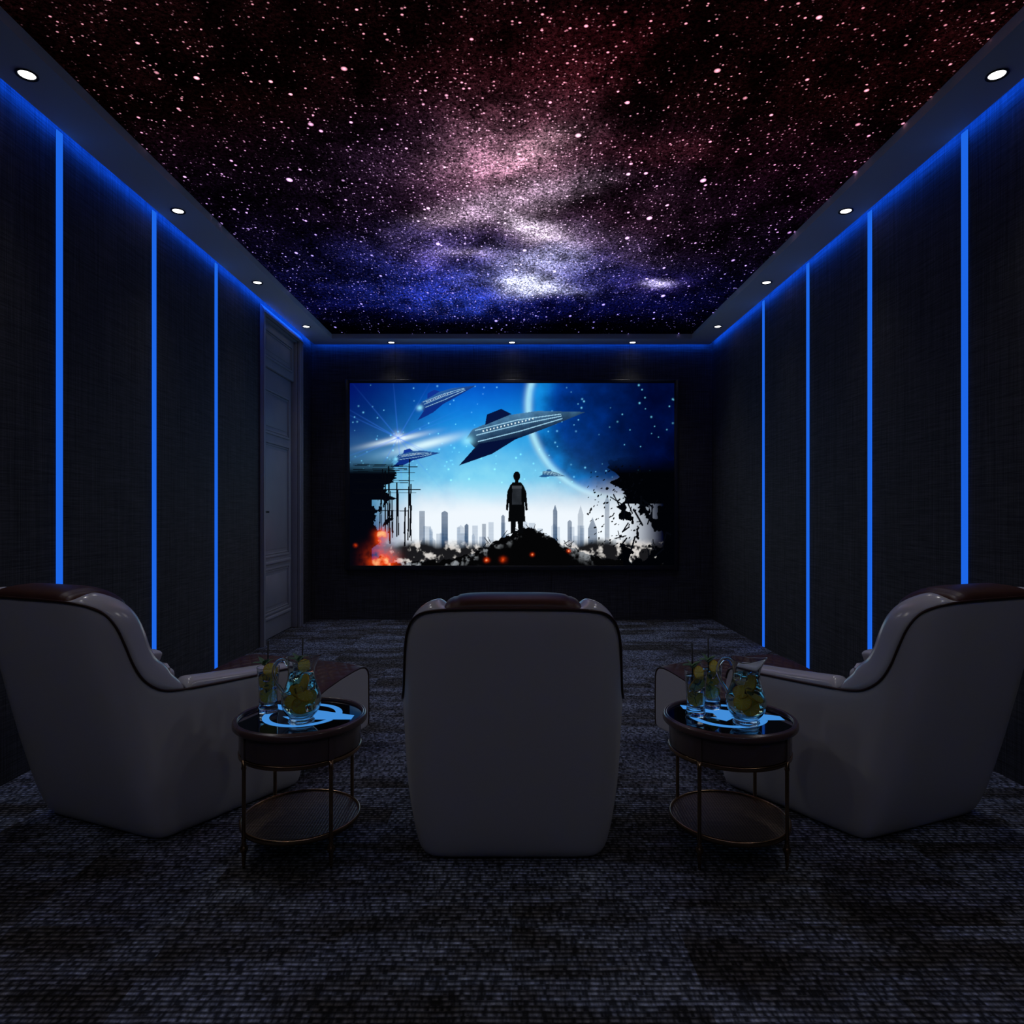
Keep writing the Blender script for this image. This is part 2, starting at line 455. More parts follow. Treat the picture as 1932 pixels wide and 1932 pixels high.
e0 = [bm.verts.new((x, DY0 - 0.072, z)) for x, z in pr]; e1 = [bm.verts.new((x, DY1 + 0.072, z)) for x, z in pr]
bm.faces.new(e0); bm.faces.new(e1[::-1])
for k in range(7): bm.faces.new((e0[k], e0[(k + 1) % 7], e1[(k + 1) % 7], e1[k]))
from_bm('light_catching_wedge', bm, M_DOOR, df)  # wedge added over the casing, sloped to catch the blue cove light
def panelled(name, x, y0, y1, z0, z1, panels, parent, thick=0.04):
    """slab with raised moulding frames and a thin inner bead for each panel"""
    L = [(x - thick, x, y0, y1, z0, z1)]
    for (a, b, c, d) in panels:
        for k, (ins, wdt, hgt) in enumerate(((0, 0.022, 0.014), (0.030, 0.012, 0.008))):
            A, B, Cc, D = a + ins, b - ins, c + ins, d - ins
            L += [(x, x + hgt, A, A + wdt, Cc, D), (x, x + hgt, B - wdt, B, Cc, D), (x, x + hgt, A + wdt, B - wdt, Cc, Cc + wdt), (x, x + hgt, A + wdt, B - wdt, D - wdt, D)]
        A, B, Cc, D = a + 0.075, b - 0.075, c + 0.075, d - 0.075
        if B - A > 0.05 and D - Cc > 0.05:
            L.append((x, x + 0.006, A, B, Cc, D))
    return boxes(name, L, M_DOOR, parent, 0.0025)
panelled('transom_panel', -0.035, DY0 + 0.013, DY1 - 0.013, 2.66, DZ - 0.013, [(DY0 + 0.09, DY1 - 0.09, 2.74, 3.02)], door)
lf = panelled('door_leaf', -0.062, DY0 + 0.016, DY1 - 0.016, 0.006, 2.655,
         [(DY0 + 0.11, DY1 - 0.11, 2.02, 2.46), (DY0 + 0.11, DY1 - 0.11, 0.80, 1.95), (DY0 + 0.11, DY1 - 0.11, 0.24, 0.70)], door)
boxes('door_ledge', [(-0.062, -0.036, DY0 + 0.10, DY1 - 0.10, 0.735, 0.765), (-0.062, -0.036, DY0 + 0.10, DY1 - 0.10, 0.195, 0.225)], M_DOOR, lf, 0.006, 3)
hb = bmesh.new()
hn = boxes('door_handle', [(-0.061, -0.050, DY0 + 0.045, DY0 + 0.085, 1.18, 1.30), (-0.050, -0.005, DY0 + 0.058, DY0 + 0.072, 1.243, 1.257),
                     (-0.018, -0.004, DY0 + 0.058, DY0 + 0.185, 1.241, 1.259)], M_BLACKM, lf, 0.003)
hn['label'] = 'black lever handle'

# ------------------------------------------------------------------ vertical light strips
def strip_mesh():
    me = bpy.data.meshes.new('wall_light_strip'); bm = bmesh.new()
    box(bm, -0.003, 0.003, -0.022, 0.022, 0.004, H + 0.02); bm.to_mesh(me); bm.free(); me.materials.append(M_STRIP); return me
sm = strip_mesh()
LEFT = {3.406: 'blue light strip on the left wall, thickest and nearest of its three in view', 4.308: 'blue light strip on the left wall, middle of the three in view',
        5.210: 'blue light strip on the left wall, farthest of its three and nearest the door',
        }
RIGHT = {3.406: 'blue light strip on the right wall above the right recliner, thickest of the four', 4.308: 'blue light strip on the right wall, second from the viewer',
         5.210: 'blue light strip on the right wall, third from the viewer', 6.130: 'blue light strip on the right wall, thinnest and farthest of the four'}
for sgn, dct in ((-1, LEFT), (1, RIGHT)):
    for y, lab in dct.items():
        o = bpy.data.objects.new('wall_light_strip', sm); COL.objects.link(o)
        o.location = (sgn * (HW - 0.0035), y, 0)
        tag(o, lab, 'light strip', 'blue light strips on the ' + ('left' if sgn < 0 else 'right') + ' wall')

# ------------------------------------------------------------------ downlights
M_LENS = emit('downlight_lens', (1.0, 0.97, 0.95), L_DOWN)
M_RING = pbr('dark_downlight_ring', (0.03, 0.035, 0.05), 0.3, metal=0.7)
def make_downlight():
    t = thing('downlight')
    lathe('trim_ring', [(0.0445, 0.0), (0.0455, -0.004), (0.043, -0.006), (0.036, -0.004), (0.0325, -0.0015), (0.0325, 0.0)], M_RING, t, 40)
    lathe('lens', [(0.0, -0.0022), (0.026, -0.0022), (0.0315, -0.0016), (0.032, -0.0006)], M_LENS, t, 40)
    return t
spots = []
rows = ['nearest the viewer', 'second from the viewer', 'third from the viewer', 'nearest the screen wall']
for sgn, side in ((-1, 'left'), (1, 'right')):
    for i, y in enumerate((2.930, 4.256, 5.583, 6.907)):
        spots.append((sgn * 2.145, y, 'round recessed downlight in the %s soffit, %s' % (side, rows[i]), 'downlights in the %s soffit' % side))
    for i, y in enumerate((1.604, 0.278)):
        spots.append((sgn * 2.145, y, 'round recessed downlight in the %s soffit, outside the picture %s' % (side, ('above the viewer', 'behind the viewer')[i]), 'downlights in the %s soffit' % side))
for x, nm in ((-1.375, 'to the left'), (0.0, 'in the middle'), (1.375, 'to the right')):  # unseen row added behind the viewer to soften shadows on the chairs
    spots.append((x, YR + 0.145, 'added recessed downlight by the rear wall outside the picture, ' + nm, 'added downlights by the rear wall'))
for x, nm in ((-1.375, 'left of the three'), (0.0, 'middle of the three'), (1.375, 'right of the three')):
    spots.append((x, 7.555, 'small recessed downlight above the screen, ' + nm, 'downlights above the screen'))
dl0 = make_downlight(); fixtures = []
for i, (x, y, lab, grp) in enumerate(spots):
    o = dl0 if i == 0 else copy_tree(dl0)
    o.location = (x, y, H); tag(o, lab, 'downlight', grp)
    fixtures.append((o, x))
tilt = math.radians(26)      # beams are swivelled away from the walls
for o, x in fixtures:
    ld = bpy.data.lights.new('beam', 'SPOT'); ld.energy = P_DOWN; ld.color = (1.0, 0.97, 0.96)
    ld.spot_size = math.radians(100); ld.spot_blend = 1.0; ld.shadow_soft_size = 0.09
    lo = bpy.data.objects.new('beam', ld); COL.objects.link(lo); lo.parent = o; lo.location = (0, 0, -0.008)
    if o.location.y < 2:         # the ones over the viewer also point ahead at the seats
        ld.energy = P_REAR
        d = Vector((x * 0.35, 2.35, 0.7)) - o.location
        lo.rotation_euler = d.to_track_quat('-Z', 'Y').to_euler()
    else:
        if o.location.y > 5: ld.energy = P_DOWN * 0.62
        lo.rotation_euler = (0, math.copysign(tilt, x), 0) if abs(x) > 2 else (-tilt * 0.6, 0, 0)

# ------------------------------------------------------------------ screen
def inside(poly, U, V):
    r = np.zeros(U.shape, bool); n = len(poly); j = n - 1
    for i in range(n):
        xi, yi = poly[i]; xj, yj = poly[j]
        if yi != yj:
            c = ((yi > V) != (yj > V)) & (U < (xj - xi) * (V - yi) / (yj - yi) + xi)
            r ^= c
        j = i
    return r

def screen_picture(nx=760, ny=427):
    A = 16 / 9
    U, V = np.meshgrid(np.linspace(0, A, nx), np.linspace(0, 1, ny))
    rng = np.random.RandomState(5); R2 = random.Random(11)
    n1 = fbm2(U * 3, V * 3, 21, 6, 0.6); n2 = fbm2(U * 7, V * 7, 22, 5, 0.6); n3 = fbm2(U * 20, V * 20, 23, 4, 0.6)
    def c(r, g, b): return srgb(r, g, b)[None, None, :]
    def mix(a, b, t): return a * (1 - t[..., None]) + b * t[..., None]
    def G(x, y, sx, sy, rot=0):
        a = math.radians(rot); dx = U - x; dy = V - y
        u = dx * math.cos(a) + dy * math.sin(a); v = -dx * math.sin(a) + dy * math.cos(a)
        return np.exp(-0.5 * ((u / sx) ** 2 + (v / sy) ** 2))
    def sm(a, b, x): t = np.clip((x - a) / (b - a), 0, 1); return t * t * (3 - 2 * t)
    img = np.zeros(U.shape + (3,)) + c(1, 4, 96)
    img = mix(img, c(0, 70, 215), np.clip(G(0.70, 0.70, 0.25, 0.34) * (0.45 + n1), 0, 1))
    img = mix(img, c(20, 165, 235), np.clip(G(0.74, 0.58, 0.34, 0.20) * (0.4 + 1.2 * n1), 0, 1))
    img = mix(img, c(130, 215, 245), np.clip(G(0.72, 0.42, 0.48, 0.14) * (0.5 + n2), 0, 1))
    img = mix(img, c(1, 3, 22), sm(1.30, 1.72, U + 0.25 * (V - 0.5) + 0.25 * (n1 - 0.5)) * (V > 0) * 1.0)
    # planet with a bright limb
    d = np.hypot(U - 1.48, V - 0.87)
    inside_p = sm(0.53, 0.50, d)
    pl = mix(np.zeros_like(img) + c(0, 55, 150), c(0, 12, 60), sm(1.1, 1.65, U)) * (0.25 + 1.6 * n2[..., None] ** 1.5)
    img = mix(img, pl, inside_p * 0.92)
    ang = sm(1.62, 1.15, U)
    img = mix(img, c(185, 245, 255), np.clip(np.exp(-((d - 0.50) / 0.020) ** 2) * ang * (0.7 + 0.6 * n2), 0, 1))
    img = mix(img, c(20, 150, 235), np.clip(np.exp(-((d - 0.45) / 0.06) ** 2) * ang * (n2 * 1.5 - 0.1), 0, 1) * 0.8)
    # white haze at the horizon
    hz = sm(0.50, 0.26, V + 0.10 * (n1 - 0.5)) * sm(0.10, 0.40, U) * sm(1.72, 1.45, U)
    img = mix(img, c(240, 248, 255), hz)
    # stars
    for i in range(170):
        x, y = R2.random() * A, 0.45 + 0.55 * R2.random(); s = R2.choice((0.0018, 0.0022, 0.003))
        img += (G(x, y, s, s) * R2.choice((0.4, 0.7, 1.0)))[..., None] * c(120, 220, 255)
    # a flare and two engine trails
    img = mix(img, c(225, 245, 255), np.clip(G(0.255, 0.69, 0.10, 0.010, 12) + G(0.265, 0.70, 0.018, 0.018), 0, 1))
    img = mix(img, c(215, 245, 255), np.clip(G(0.42, 0.665, 0.12, 0.016, 14), 0, 1))
    for a in (25, 60, 95, 130, 155, 200, 330):
        img = mix(img, c(60, 130, 255), np.clip(G(0.265, 0.70, 0.16, 0.0022, a), 0, 1) * 0.4)
    # plain arrow-shaped freighters (hull, deck, stripes)
    def ship(ox, oy, s, rot, dark=(4, 14, 50), light=(110, 180, 235)):
        nonlocal img
        a = math.radians(rot)
        def T(pts): return [(ox + s * (x * math.cos(a) - y * math.sin(a)), oy + s * (x * math.sin(a) + y * math.cos(a))) for x, y in pts]
        du = U - ox; dv = V - oy
        uu = (du * math.cos(a) + dv * math.sin(a)) / s; vv = (-du * math.sin(a) + dv * math.cos(a)) / s
        hull = [(-0.50, 0.02), (-0.42, 0.09), (-0.10, 0.14), (0.20, 0.11), (0.62, -0.005), (0.24, -0.06), (-0.12, -0.10), (-0.44, -0.08)]
        m = inside(T(hull), U, V)
        sh = np.clip(0.5 + vv * 4.5, 0, 1) * (0.5 + 0.8 * n3)
        img[m] = mix(np.zeros_like(img) + c(*dark), c(*light) * 0.5, np.clip(sh, 0, 1) ** 1.5)[m]
        deck = [(-0.30, 0.10), (-0.26, 0.19), (-0.12, 0.21), (-0.04, 0.14)]
        m = inside(T(deck), U, V); img[m] = (c(*dark) * 1.6)[0, 0]
        for yy in (0.075, 0.03, -0.03):
            m = (np.abs(vv - yy * (1 - np.clip(uu, 0, 0.6) * 1.5)) < 0.0045) & (uu > -0.40) & (uu < 0.40)
            img[m] = (c(170, 225, 255) * 0.8)[0, 0]
        m = (np.abs(vv - 0.052) < 0.007) & (uu > -0.35) & (uu < 0.15) & ((uu * 30) % 1 < 0.35)
        img[m] = c(230, 250, 255)[0, 0]
        fin = [(-0.40, -0.05), (-0.62, -0.20), (-0.30, -0.17), (-0.02, -0.08)]
        m = inside(T(fin), U, V); img[m] = (c(*dark) * 1.2)[0, 0]
        gl = np.exp(-0.5 * (((uu + 0.49) / 0.035) ** 2 + ((vv - 0.0) / 0.03) ** 2))
        img = mix(img, c(140, 225, 255), np.clip(gl, 0, 1))
    ship(0.93, 0.755, 0.60, 14)
    ship(0.52, 0.92, 0.30, 22, (10, 40, 120), (60, 130, 220))
    ship(0.36, 0.60, 0.22, 8, (10, 40, 120), (70, 140, 220))
    ship(1.11, 0.50, 0.12, -8, (30, 80, 130), (170, 220, 240))
    # skyline
    def tower(x, wd, h, top=0, tone=(95, 125, 160), fade=0.5):
        nonlocal img
        x0, x1 = x - wd / 2, x + wd / 2
        pts = [(x0, 0.08), (x0, h)] + ([(x, h + top)] if top > 0 else []) + [(x1, h), (x1, 0.08)]
        m = inside(pts, U, V)
        tt = np.clip(fade + (0.30 - V) * 0.6 + 0.25 * (n2 - 0.5), 0, 1)
        tex = 0.85 + 0.25 * (((V * 160) % 1) > 0.5) - 0.15 * (((U * 260) % 1) > 0.6)
        col = mix(img, c(*tone) * tex[..., None], tt); img[m] = col[m]
    for i in range(44):
        tower(0.36 + R2.random() * 1.12, 0.012 + R2.random() * 0.025, 0.12 + R2.random() * 0.12, R2.choice((0, 0, 0.015)), (130, 155, 185), 0.35)
    for x, wd, h, t, f in ((0.395, 0.030, 0.30, 0.0, 0.6), (0.52, 0.036, 0.29, 0.01, 0.85), (0.64, 0.020, 0.22, 0.01, 0.8), (0.84, 0.018, 0.27, 0.01, 0.75), (0.735, 0.02, 0.23, 0, 0.5),
                          (1.125, 0.022, 0.30, 0.035, 0.85), (1.265, 0.030, 0.28, 0.05, 0.4), (1.205, 0.022, 0.24, 0.01, 0.7), (1.33, 0.050, 0.20, 0.065, 0.7), (1.41, 0.026, 0.35, 0.04, 0.55)):
        tower(x, wd, h, t, (60, 90, 125), f)
    # ground debris, light in the gap, dark on the mound
    gr = sm(0.155, 0.10, V + 0.06 * (n2 - 0.5)) * sm(0.10, 0.3, U)
    deb = mix(np.zeros_like(img) + c(25, 25, 28), c(215, 210, 205), sm(0.50, 0.66, n3))
    img = mix(img, deb, gr)
    mh = 0.02 + 0.175 * np.exp(-((U - 0.97) / 0.27) ** 2) + 0.05 * (fbm2(U * 30, V * 0 + 3, 31, 4) - 0.5)
    m = V < mh
    md = mix(np.zeros_like(img) + c(4, 4, 5), c(135, 140, 145), sm(0.56, 0.72, n3) * (sm(0.07, 0.0, mh - V) + 0.6 * sm(0.75, 0.45, U)))
    img[m] = md[m]
    # ruins: left and right black walls with torn edges and openings
    tear = fbm2(V * 9, V * 0 + 1.3, 41, 6, 0.65); tear2 = fbm2(V * 8, V * 0 + 7.1, 42, 6, 0.65); hole = fbm2(U * 16, V * 13, 43, 4)
    lw = 0.16 + 0.26 * (tear - 0.35) + 0.05 * sm(0.2, 0.5, V)
    m = (U < lw) & (V < 0.60 + 0.12 * (n2 - 0.5))
    keep = ~((hole > 0.60) & (V < 0.36) & (U > 0.12))
    soft = sm(0.62, 0.50, V)
    black = mix(img, c(2, 4, 12), soft)
    img[m & keep] = black[m & keep]
    rw = A - 0.26 - 0.22 * (tear2 - 0.45) - 0.10 * sm(0.42, 0.56, V)
    m = (U > rw) & (V < 0.60 + 0.15 * (n2 - 0.5))
    keep = ~((hole > 0.56) & (V < 0.34) & (U < A - 0.06))
    img[m & keep] = mix(img, c(1, 2, 5), sm(0.64, 0.50, V))[m & keep]
    def bar(x0, y0, x1, y1, t, col=(4, 6, 12)):
        dx, dy = x1 - x0, y1 - y0; L2 = dx * dx + dy * dy
        k = np.clip(((U - x0) * dx + (V - y0) * dy) / L2, 0, 1)
        m = np.hypot(U - x0 - k * dx, V - y0 - k * dy) < t; img[m] = c(*col)[0, 0]
    for k in range(16):
        x = 0.14 + 0.20 * R2.random(); bar(x, 0.10 + 0.1 * R2.random(), x + 0.02 * (R2.random() - 0.5), 0.30 + 0.3 * R2.random(), 0.0022 + 0.002 * R2.random())
    for k in range(10):
        y = 0.30 + 0.28 * R2.random(); bar(0.02, y, 0.30 + 0.1 * R2.random(), y + 0.02 * (R2.random() - 0.5), 0.002)
    for k in range(26):
        x = 1.46 + 0.28 * R2.random(); y = 0.05 + 0.3 * R2.random(); bar(x, y, x + 0.12 * (R2.random() - 0.6), y + 0.16 * (R2.random() - 0.4), 0.0022 + 0.003 * R2.random())
    for k in range(30):
        x = 0.70 + 0.56 * R2.random(); y = 0.02 + 0.175 * math.exp(-((x - 0.97) / 0.27) ** 2); bar(x, y, x + 0.07 * (R2.random() - 0.5), y + 0.045 * (R2.random() - 0.2), 0.0018)
    for k in range(120):
        x = 1.30 + 0.30 * R2.random(); y = 0.10 + 0.45 * R2.random(); bar(x, y, x + 0.008 * R2.random(), y + 0.008 * R2.random(), 0.0016 + 0.003 * R2.random())
    # fires
    for (x, y, s) in ((0.17, 0.03, 0.045), (0.21, 0.02, 0.03), (0.175, 0.17, 0.022), (0.165, 0.13, 0.015), (0.03, 0.11, 0.006), (0.84, 0.03, 0.01), (1.0, 0.06, 0.006), (1.2, 0.08, 0.006), (0.75, 0.03, 0.008)):
        f = np.clip(G(x, y, s, s * 0.9) * (n3 * 2.6 - 0.5), 0, 1)
        img = mix(img, c(255, 70, 10), f); img = mix(img, c(255, 215, 150), np.clip(f * 1.6 - 0.9, 0, 1))
    # a lone traveller standing with a pack, seen from behind
    fx, fy = 0.915, 0.185
    def P(pts): return [(fx + x, fy + y) for x, y in pts]
    coat = P([(-0.036, 0.255), (-0.022, 0.272), (0.022, 0.272), (0.036, 0.255), (0.042, 0.18), (0.044, 0.10), (0.048, 0.055), (-0.048, 0.055), (-0.044, 0.10), (-0.042, 0.18)])
    legs = [P([(-0.034, 0.06), (-0.004, 0.06), (-0.008, -0.005), (-0.032, -0.01)]), P([(0.004, 0.06), (0.034, 0.06), (0.034, -0.01), (0.010, -0.005)])]
    arms = [P([(-0.036, 0.256), (-0.052, 0.22), (-0.060, 0.12), (-0.048, 0.115), (-0.040, 0.19)]), P([(0.036, 0.256), (0.052, 0.22), (0.060, 0.12), (0.048, 0.115), (0.040, 0.19)])]
    for g in [coat] + legs + arms:
        m = inside(g, U, V); img[m] = c(5, 6, 8)[0, 0]
    m = ((U - fx) / 0.019) ** 2 + ((V - fy - 0.305) / 0.026) ** 2 < 1; img[m] = c(6, 6, 8)[0, 0]
    m = (np.abs(U - fx) < 0.010) & (np.abs(V - fy - 0.275) < 0.012); img[m] = c(6, 6, 8)[0, 0]
    pk = inside(P([(-0.024, 0.245), (0.024, 0.245), (0.027, 0.15), (-0.027, 0.15)]), U, V); img[pk] = (c(38, 42, 48) * (0.5 + n3[..., None]))[pk]
    pk = inside(P([(-0.027, 0.252), (0.027, 0.252), (0.027, 0.236), (-0.027, 0.236)]), U, V); img[pk] = c(60, 64, 70)[0, 0]
    return np.clip(img, 0, 1.0)

def build_screen():
    t = thing('projection_screen', (0, YF, 0))
    D = YF - 0.05
    k = D / 1250
    x0, x1 = (660 - 966) * k, (1272 - 966) * k; z0, z1 = 1.25 + (966 - 1067) * k, 1.25 + (966 - 723) * k
    ny, nx = 427, 760
    X, Z = np.meshgrid(np.linspace(x0, x1, nx), np.linspace(z0, z1, ny))
    img = screen_picture(nx, ny)
    m, N, Lk = new_mat('lit_picture')
    N.remove(N['Principled BSDF'])
    at = N.new('ShaderNodeAttribute'); at.attribute_name = 'Paint'
    em = N.new('ShaderNodeEmission'); em.inputs['Strength'].default_value = L_SCREEN
    Lk.new(at.outputs['Color'], em.inputs['Color']); Lk.new(em.outputs[0], N['Material Output'].inputs['Surface'])
    p = colour_grid('picture', X, Z, lambda a, b: (a, np.full_like(a, -0.05), b), img, m, t)
    p['label'] = 'lit film picture of ships, planet and ruined city'
    fm = pbr('dark_screen_frame', (0.02, 0.021, 0.026), 0.28, spec=0.5, var=0.1)
    o = 0.055
    boxes('frame', [(x0 - o, x0, -0.060, -0.001, z0 - o, z1 + o * 0.75), (x1, x1 + o, -0.060, -0.001, z0 - o, z1 + o * 0.75),
                    (x0, x1, -0.060, -0.001, z0 - o, z0), (x0, x1, -0.060, -0.001, z1, z1 + o * 0.75)], fm, t, 0.004)
    boxes('back_panel', [(x0, x1, -0.045, -0.001, z0, z1)], fm, t)
    tag(t, 'large wide screen on the far wall lit with a blue science fiction scene', 'screen')
build_screen()

# ------------------------------------------------------------------ recliners
M_SHELL = pbr('matte_grey_leather', (0.55, 0.56, 0.585), 0.48, spec=0.35, bump=0.06, bscale=500)
M_ROLL = pbr('glossy_grey_leather', (0.60, 0.61, 0.66), 0.19, spec=0.8, bump=0.03, bscale=300)
M_BROWN = pbr('brown_leather', (0.060, 0.022, 0.016), 0.42, spec=0.45, var=0.25, vscale=9, bump=0.12, bscale=120)
M_PIPE = pbr('brown_piping', (0.035, 0.014, 0.010), 0.35, spec=0.4)

RIM = [(0, -.277, .943), (.15, -.275, .942), (.235, -.266, .937), (.288, -.245, .925), (.325, -.210, .896), (.347, -.182, .845), (.357, -.158, .78), (.364, -.130, .705),
       (.372, -.092, .642), (.385, -.035, .598), (.398, .04, .581), (.412, .15, .573), (.428, .30, .564), (.441, .45, .556), (.449, .57, .548), (.447, .615, .532), (.436, .645, .49)]
BOT = [(0, 0), (.15, 0), (.235, 0), (.283, .005), (.316, .020), (.336, .046), (.345, .078), (.351, .115),
       (.358, .150), (.367, .20), (.376, .25), (.390, .33), (.411, .43), (.433, .53), (.450, .60), (.450, .635), (.438, .66)]

def both(pts):
    return [(-p[0],) + tuple(p[1:]) for p in pts[::-1]] + list(pts[1:])

def recliner(name):
    t = thing(name)
    rim = catmull(both(RIM), 6); bot = catmull([(x, y, 0) for x, y in both(BOT)], 6)
    cen = np.array([0, 0.30, 0])
    rows = []
    for f, ins in ((0.0, 0.045), (0.008, 0.030), (0.022, 0.017), (0.045, 0.007), (0.08, 0.000), (0.15, -0.008), (0.25, -0.012), (0.40, -0.014), (0.60, -0.011), (0.80, -0.005), (0.93, -0.002), (0.985, 0.0), (1.0, 0.005)):
        r = []
        for a, b in zip(bot, rim):
            p = a * (1 - f) + b * f
            # outward in plan
            i = len(r); n = len(rim)
            ta = (bot[min(i + 1, n - 1)] - bot[max(i - 1, 0)]) * (1 - f) + (rim[min(i + 1, n - 1)] - rim[max(i - 1, 0)]) * f
            nn = np.array([ta[1], -ta[0], 0.0]); nn /= max(1e-6, np.linalg.norm(nn))
            if f > 0.98:
                p = p - np.array([0, 0, 0.0])
            r.append(p - nn * ins)
        rows.append(r)
    sh = grid_mesh('outer_shell', rows, M_SHELL, t)
    # make the normals point outward then give the shell its thickness
    md = sh.modifiers.new('thickness', 'SOLIDIFY'); md.thickness = 0.005; md.offset = -1
    # piping along the rim
    n = len(rim)
    T = []
    for i in range(n):
        v = rim[min(i + 2, n - 1)] - rim[max(i - 2, 0)]; T.append(v / np.linalg.norm(v))
    Nn = []
    for i in range(n):
        v = np.array([T[i][1], -T[i][0], 0.0]); Nn.append(v / max(1e-6, np.linalg.norm(v)))
    B = [np.cross(T[i], Nn[i]) for i in range(n)]
    BR = []
    B = [b if (b[2] > 0 or b[1] > 0.3) else -b for b in B]
    for i in range(n):
        a = abs(i - n // 2) / 60.0
        k = math.exp(-((a - 0.40) / 0.17) ** 2) * 0.75
        v = B[i] * (1 - k) + np.array([0, 1.0, 0.25]) * k; BR.append(v / np.linalg.norm(v))
    def smooth(V, r_=7):
        out = []
        for i in range(n):
            v = sum(V[j] for j in range(max(0, i - r_), min(n, i + r_ + 1))); out.append(v / np.linalg.norm(v))
        return out
    BR = smooth(BR); NR = smooth(Nn, 4)
    tube('piping', [rim[i] + B[i] * 0.002 + Nn[i] * 0.002 for i in range(n)], 0.0044, M_PIPE, sh, 8)
    # padded roll above the rim: wings and back in one piece, arm pads in front
    def roll(i0, i1, nm, hf, wf):
        rws = []
        for i in range(i0, i1 + 1):
            u = (i - i0) / (i1 - i0)
            e = min(1.0, math.sqrt(max(0.0, min(u, 1 - u) / 0.045))) * 0.55 + 0.45
            if min(u, 1 - u) >= 0.045: e = 1.0
            h = hf(i) * e; w_ = wf(i)
            sec = []
            K = 14
            for k in range(K + 1):
                a = PI * k / K
                nn_ = -w_ / 2 + (w_ / 2 - 0.001) * math.cos(a) - (1 - e) * 0.01 * math.cos(a)
                bb = h * math.sin(a) ** 0.85
                sec.append(rim[i] + NR[i] * nn_ + BR[i] * bb)
            sec.append(rim[i] - NR[i] * (w_ * 0.98) - BR[i] * 0.04)
            sec.append(rim[i] - NR[i] * (w_ * 0.75) - BR[i] * 0.015)
            sec.append(rim[i] - NR[i] * 0.030)
            rws.append(sec)
        return grid_mesh(nm, rws, M_ROLL, t, closed_v=True, cap=True)
    zs = [r[2] for r in rim]
    mid = n // 2
    iR = min(range(mid, n), key=lambda i: abs(rim[i][1] - 0.055) + (0 if zs[i] < 0.62 else 9))
    iL = n - 1 - iR
    def hf(i):
        z = zs[i]
        top = 0.030
        wing = 0.096
        a = abs(i - mid) / (iR - mid)
        def ss(p, q, v): v = min(1, max(0, (v - p) / (q - p))); return v * v * (3 - 2 * v)
        top = 0.006 + 0.026 * ss(0.165, 0.235, a)
        return top + (wing - 0.032) * ss(0.15, 0.62, a) - (wing - 0.050) * ss(0.84, 1.07, a)
    def wf(i): return 0.105
    roll(iL, iR, 'back_roll', hf, wf)
    hp = lambda i: 0.044 - 0.028 * min(1, (abs(i - mid) - (iR - mid)) / 32)
    roll(iR + 1, n - 10, 'arm_pad', hp, wf)
    roll(9, iL - 1, 'arm_pad', hp, wf)
    # inner lining of the arms, seat box
    for s in (-1, 1):
        rr = []
        for y, xo in ((0.02, .372), (0.2, .40), (0.4, .42), (0.61, .428)):
            rr.append([(s * (xo - 0.10 if y < 0.1 else xo - 0.075 if y < 0.3 else xo - 0.05), max(y, 0.05), 0.03), (s * (xo - 0.02), y, 0.50), (s * (xo - 0.09), y, 0.50), (s * (xo - 0.11), y, 0.48), (s * (xo - 0.115), y, 0.03)])
        grid_mesh('arm_lining', rr, M_ROLL, t, closed_v=True, cap=True, smooth=False)
        boxes('arm_front', [(min(s * 0.315, s * 0.440), max(s * 0.315, s * 0.440), 0.575, 0.652, 0.02, 0.475)], M_SHELL, t, 0.034, 5)
    fr_ = boxes('front_panel', [(-0.318, 0.318, 0.60, 0.655, 0.02, 0.33)], M_SHELL, t, 0.02, 3)
    # quilted seat
    def quilt(nm, x_of, y0, y1, zf, nx_=64, ny_=64, th=0.05, cell=0.075, edge=0.02):
        top, bt = [], []
        for j in range(ny_ + 1):
            v = j / ny_; y = y0 + (y1 - y0) * v; r = []; r2 = []
            for i in range(nx_ + 1):
                u = i / nx_ * 2 - 1; x = u * x_of(y)
                e = (1 - abs(u) ** 10) * (1 - abs(2 * v - 1) ** 14)
                a = (x + y) / cell; b = (x - y) / cell
                q = min(abs(math.sin(PI * a)), abs(math.sin(PI * b)))
                z = zf(y) - edge * (1 - e) + 0.0075 * min(1, q * 2.2) * e
                r.append((x, y, z)); r2.append((x, y, zf(y) - th))
            top.append(r); bt.append(r2)
        bm = bmesh.new()
        g = [[bm.verts.new(p) for p in r] for r in top]; g2 = [[bm.verts.new(p) for p in r] for r in bt]
        for j in range(ny_):
            for i in range(nx_): bm.faces.new((g[j][i], g[j][i + 1], g[j + 1][i + 1], g[j + 1][i]))
        for j in range(ny_):
            bm.faces.new((g[j][0], g[j + 1][0], g2[j + 1][0], g2[j][0])); bm.faces.new((g[j + 1][nx_], g[j][nx_], g2[j][nx_], g2[j + 1][nx_]))
        for i in range(nx_):
            bm.faces.new((g[0][i + 1], g[0][i], g2[0][i], g2[0][i + 1])); bm.faces.new((g[ny_][i], g[ny_][i + 1], g2[ny_][i + 1], g2[ny_][i]))
        return from_bm(nm, bm, M_BROWN, t, True)
    quilt('seat_cushion', lambda y: 0.27 + 0.05 * y, 0.06, 0.70, lambda y: 0.435 - 0.02 * (y - 0.06), th=0.14)
    # backrest pad, leaning with the shell
    rws = []
    for k in range(25):
        v = k / 24
        y = 0.11 - 0.27 * v; z = 0.42 + 0.47 * v
        wd = 0.26 if v < 0.7 else 0.26 - 0.02 * (v - 0.7)
        ring = []
        for q in range(28):
            a = 2 * PI * q / 28
            cx, sy = math.cos(a), math.sin(a)
            X_ = wd * (abs(cx) ** 0.35) * (1 if cx > 0 else -1); D_ = 0.07 * (abs(sy) ** 0.6) * (1 if sy > 0 else -1)
            ring.append((X_, y + D_ + 0.012 * math.sin(v * 9 * PI) * (sy > 0), z + D_ * 0.3))
        rws.append(ring)
    grid_mesh('backrest', rws, M_BROWN, t, closed_v=True, cap=True)
    # headrest bolster laid over the top
    rws = []
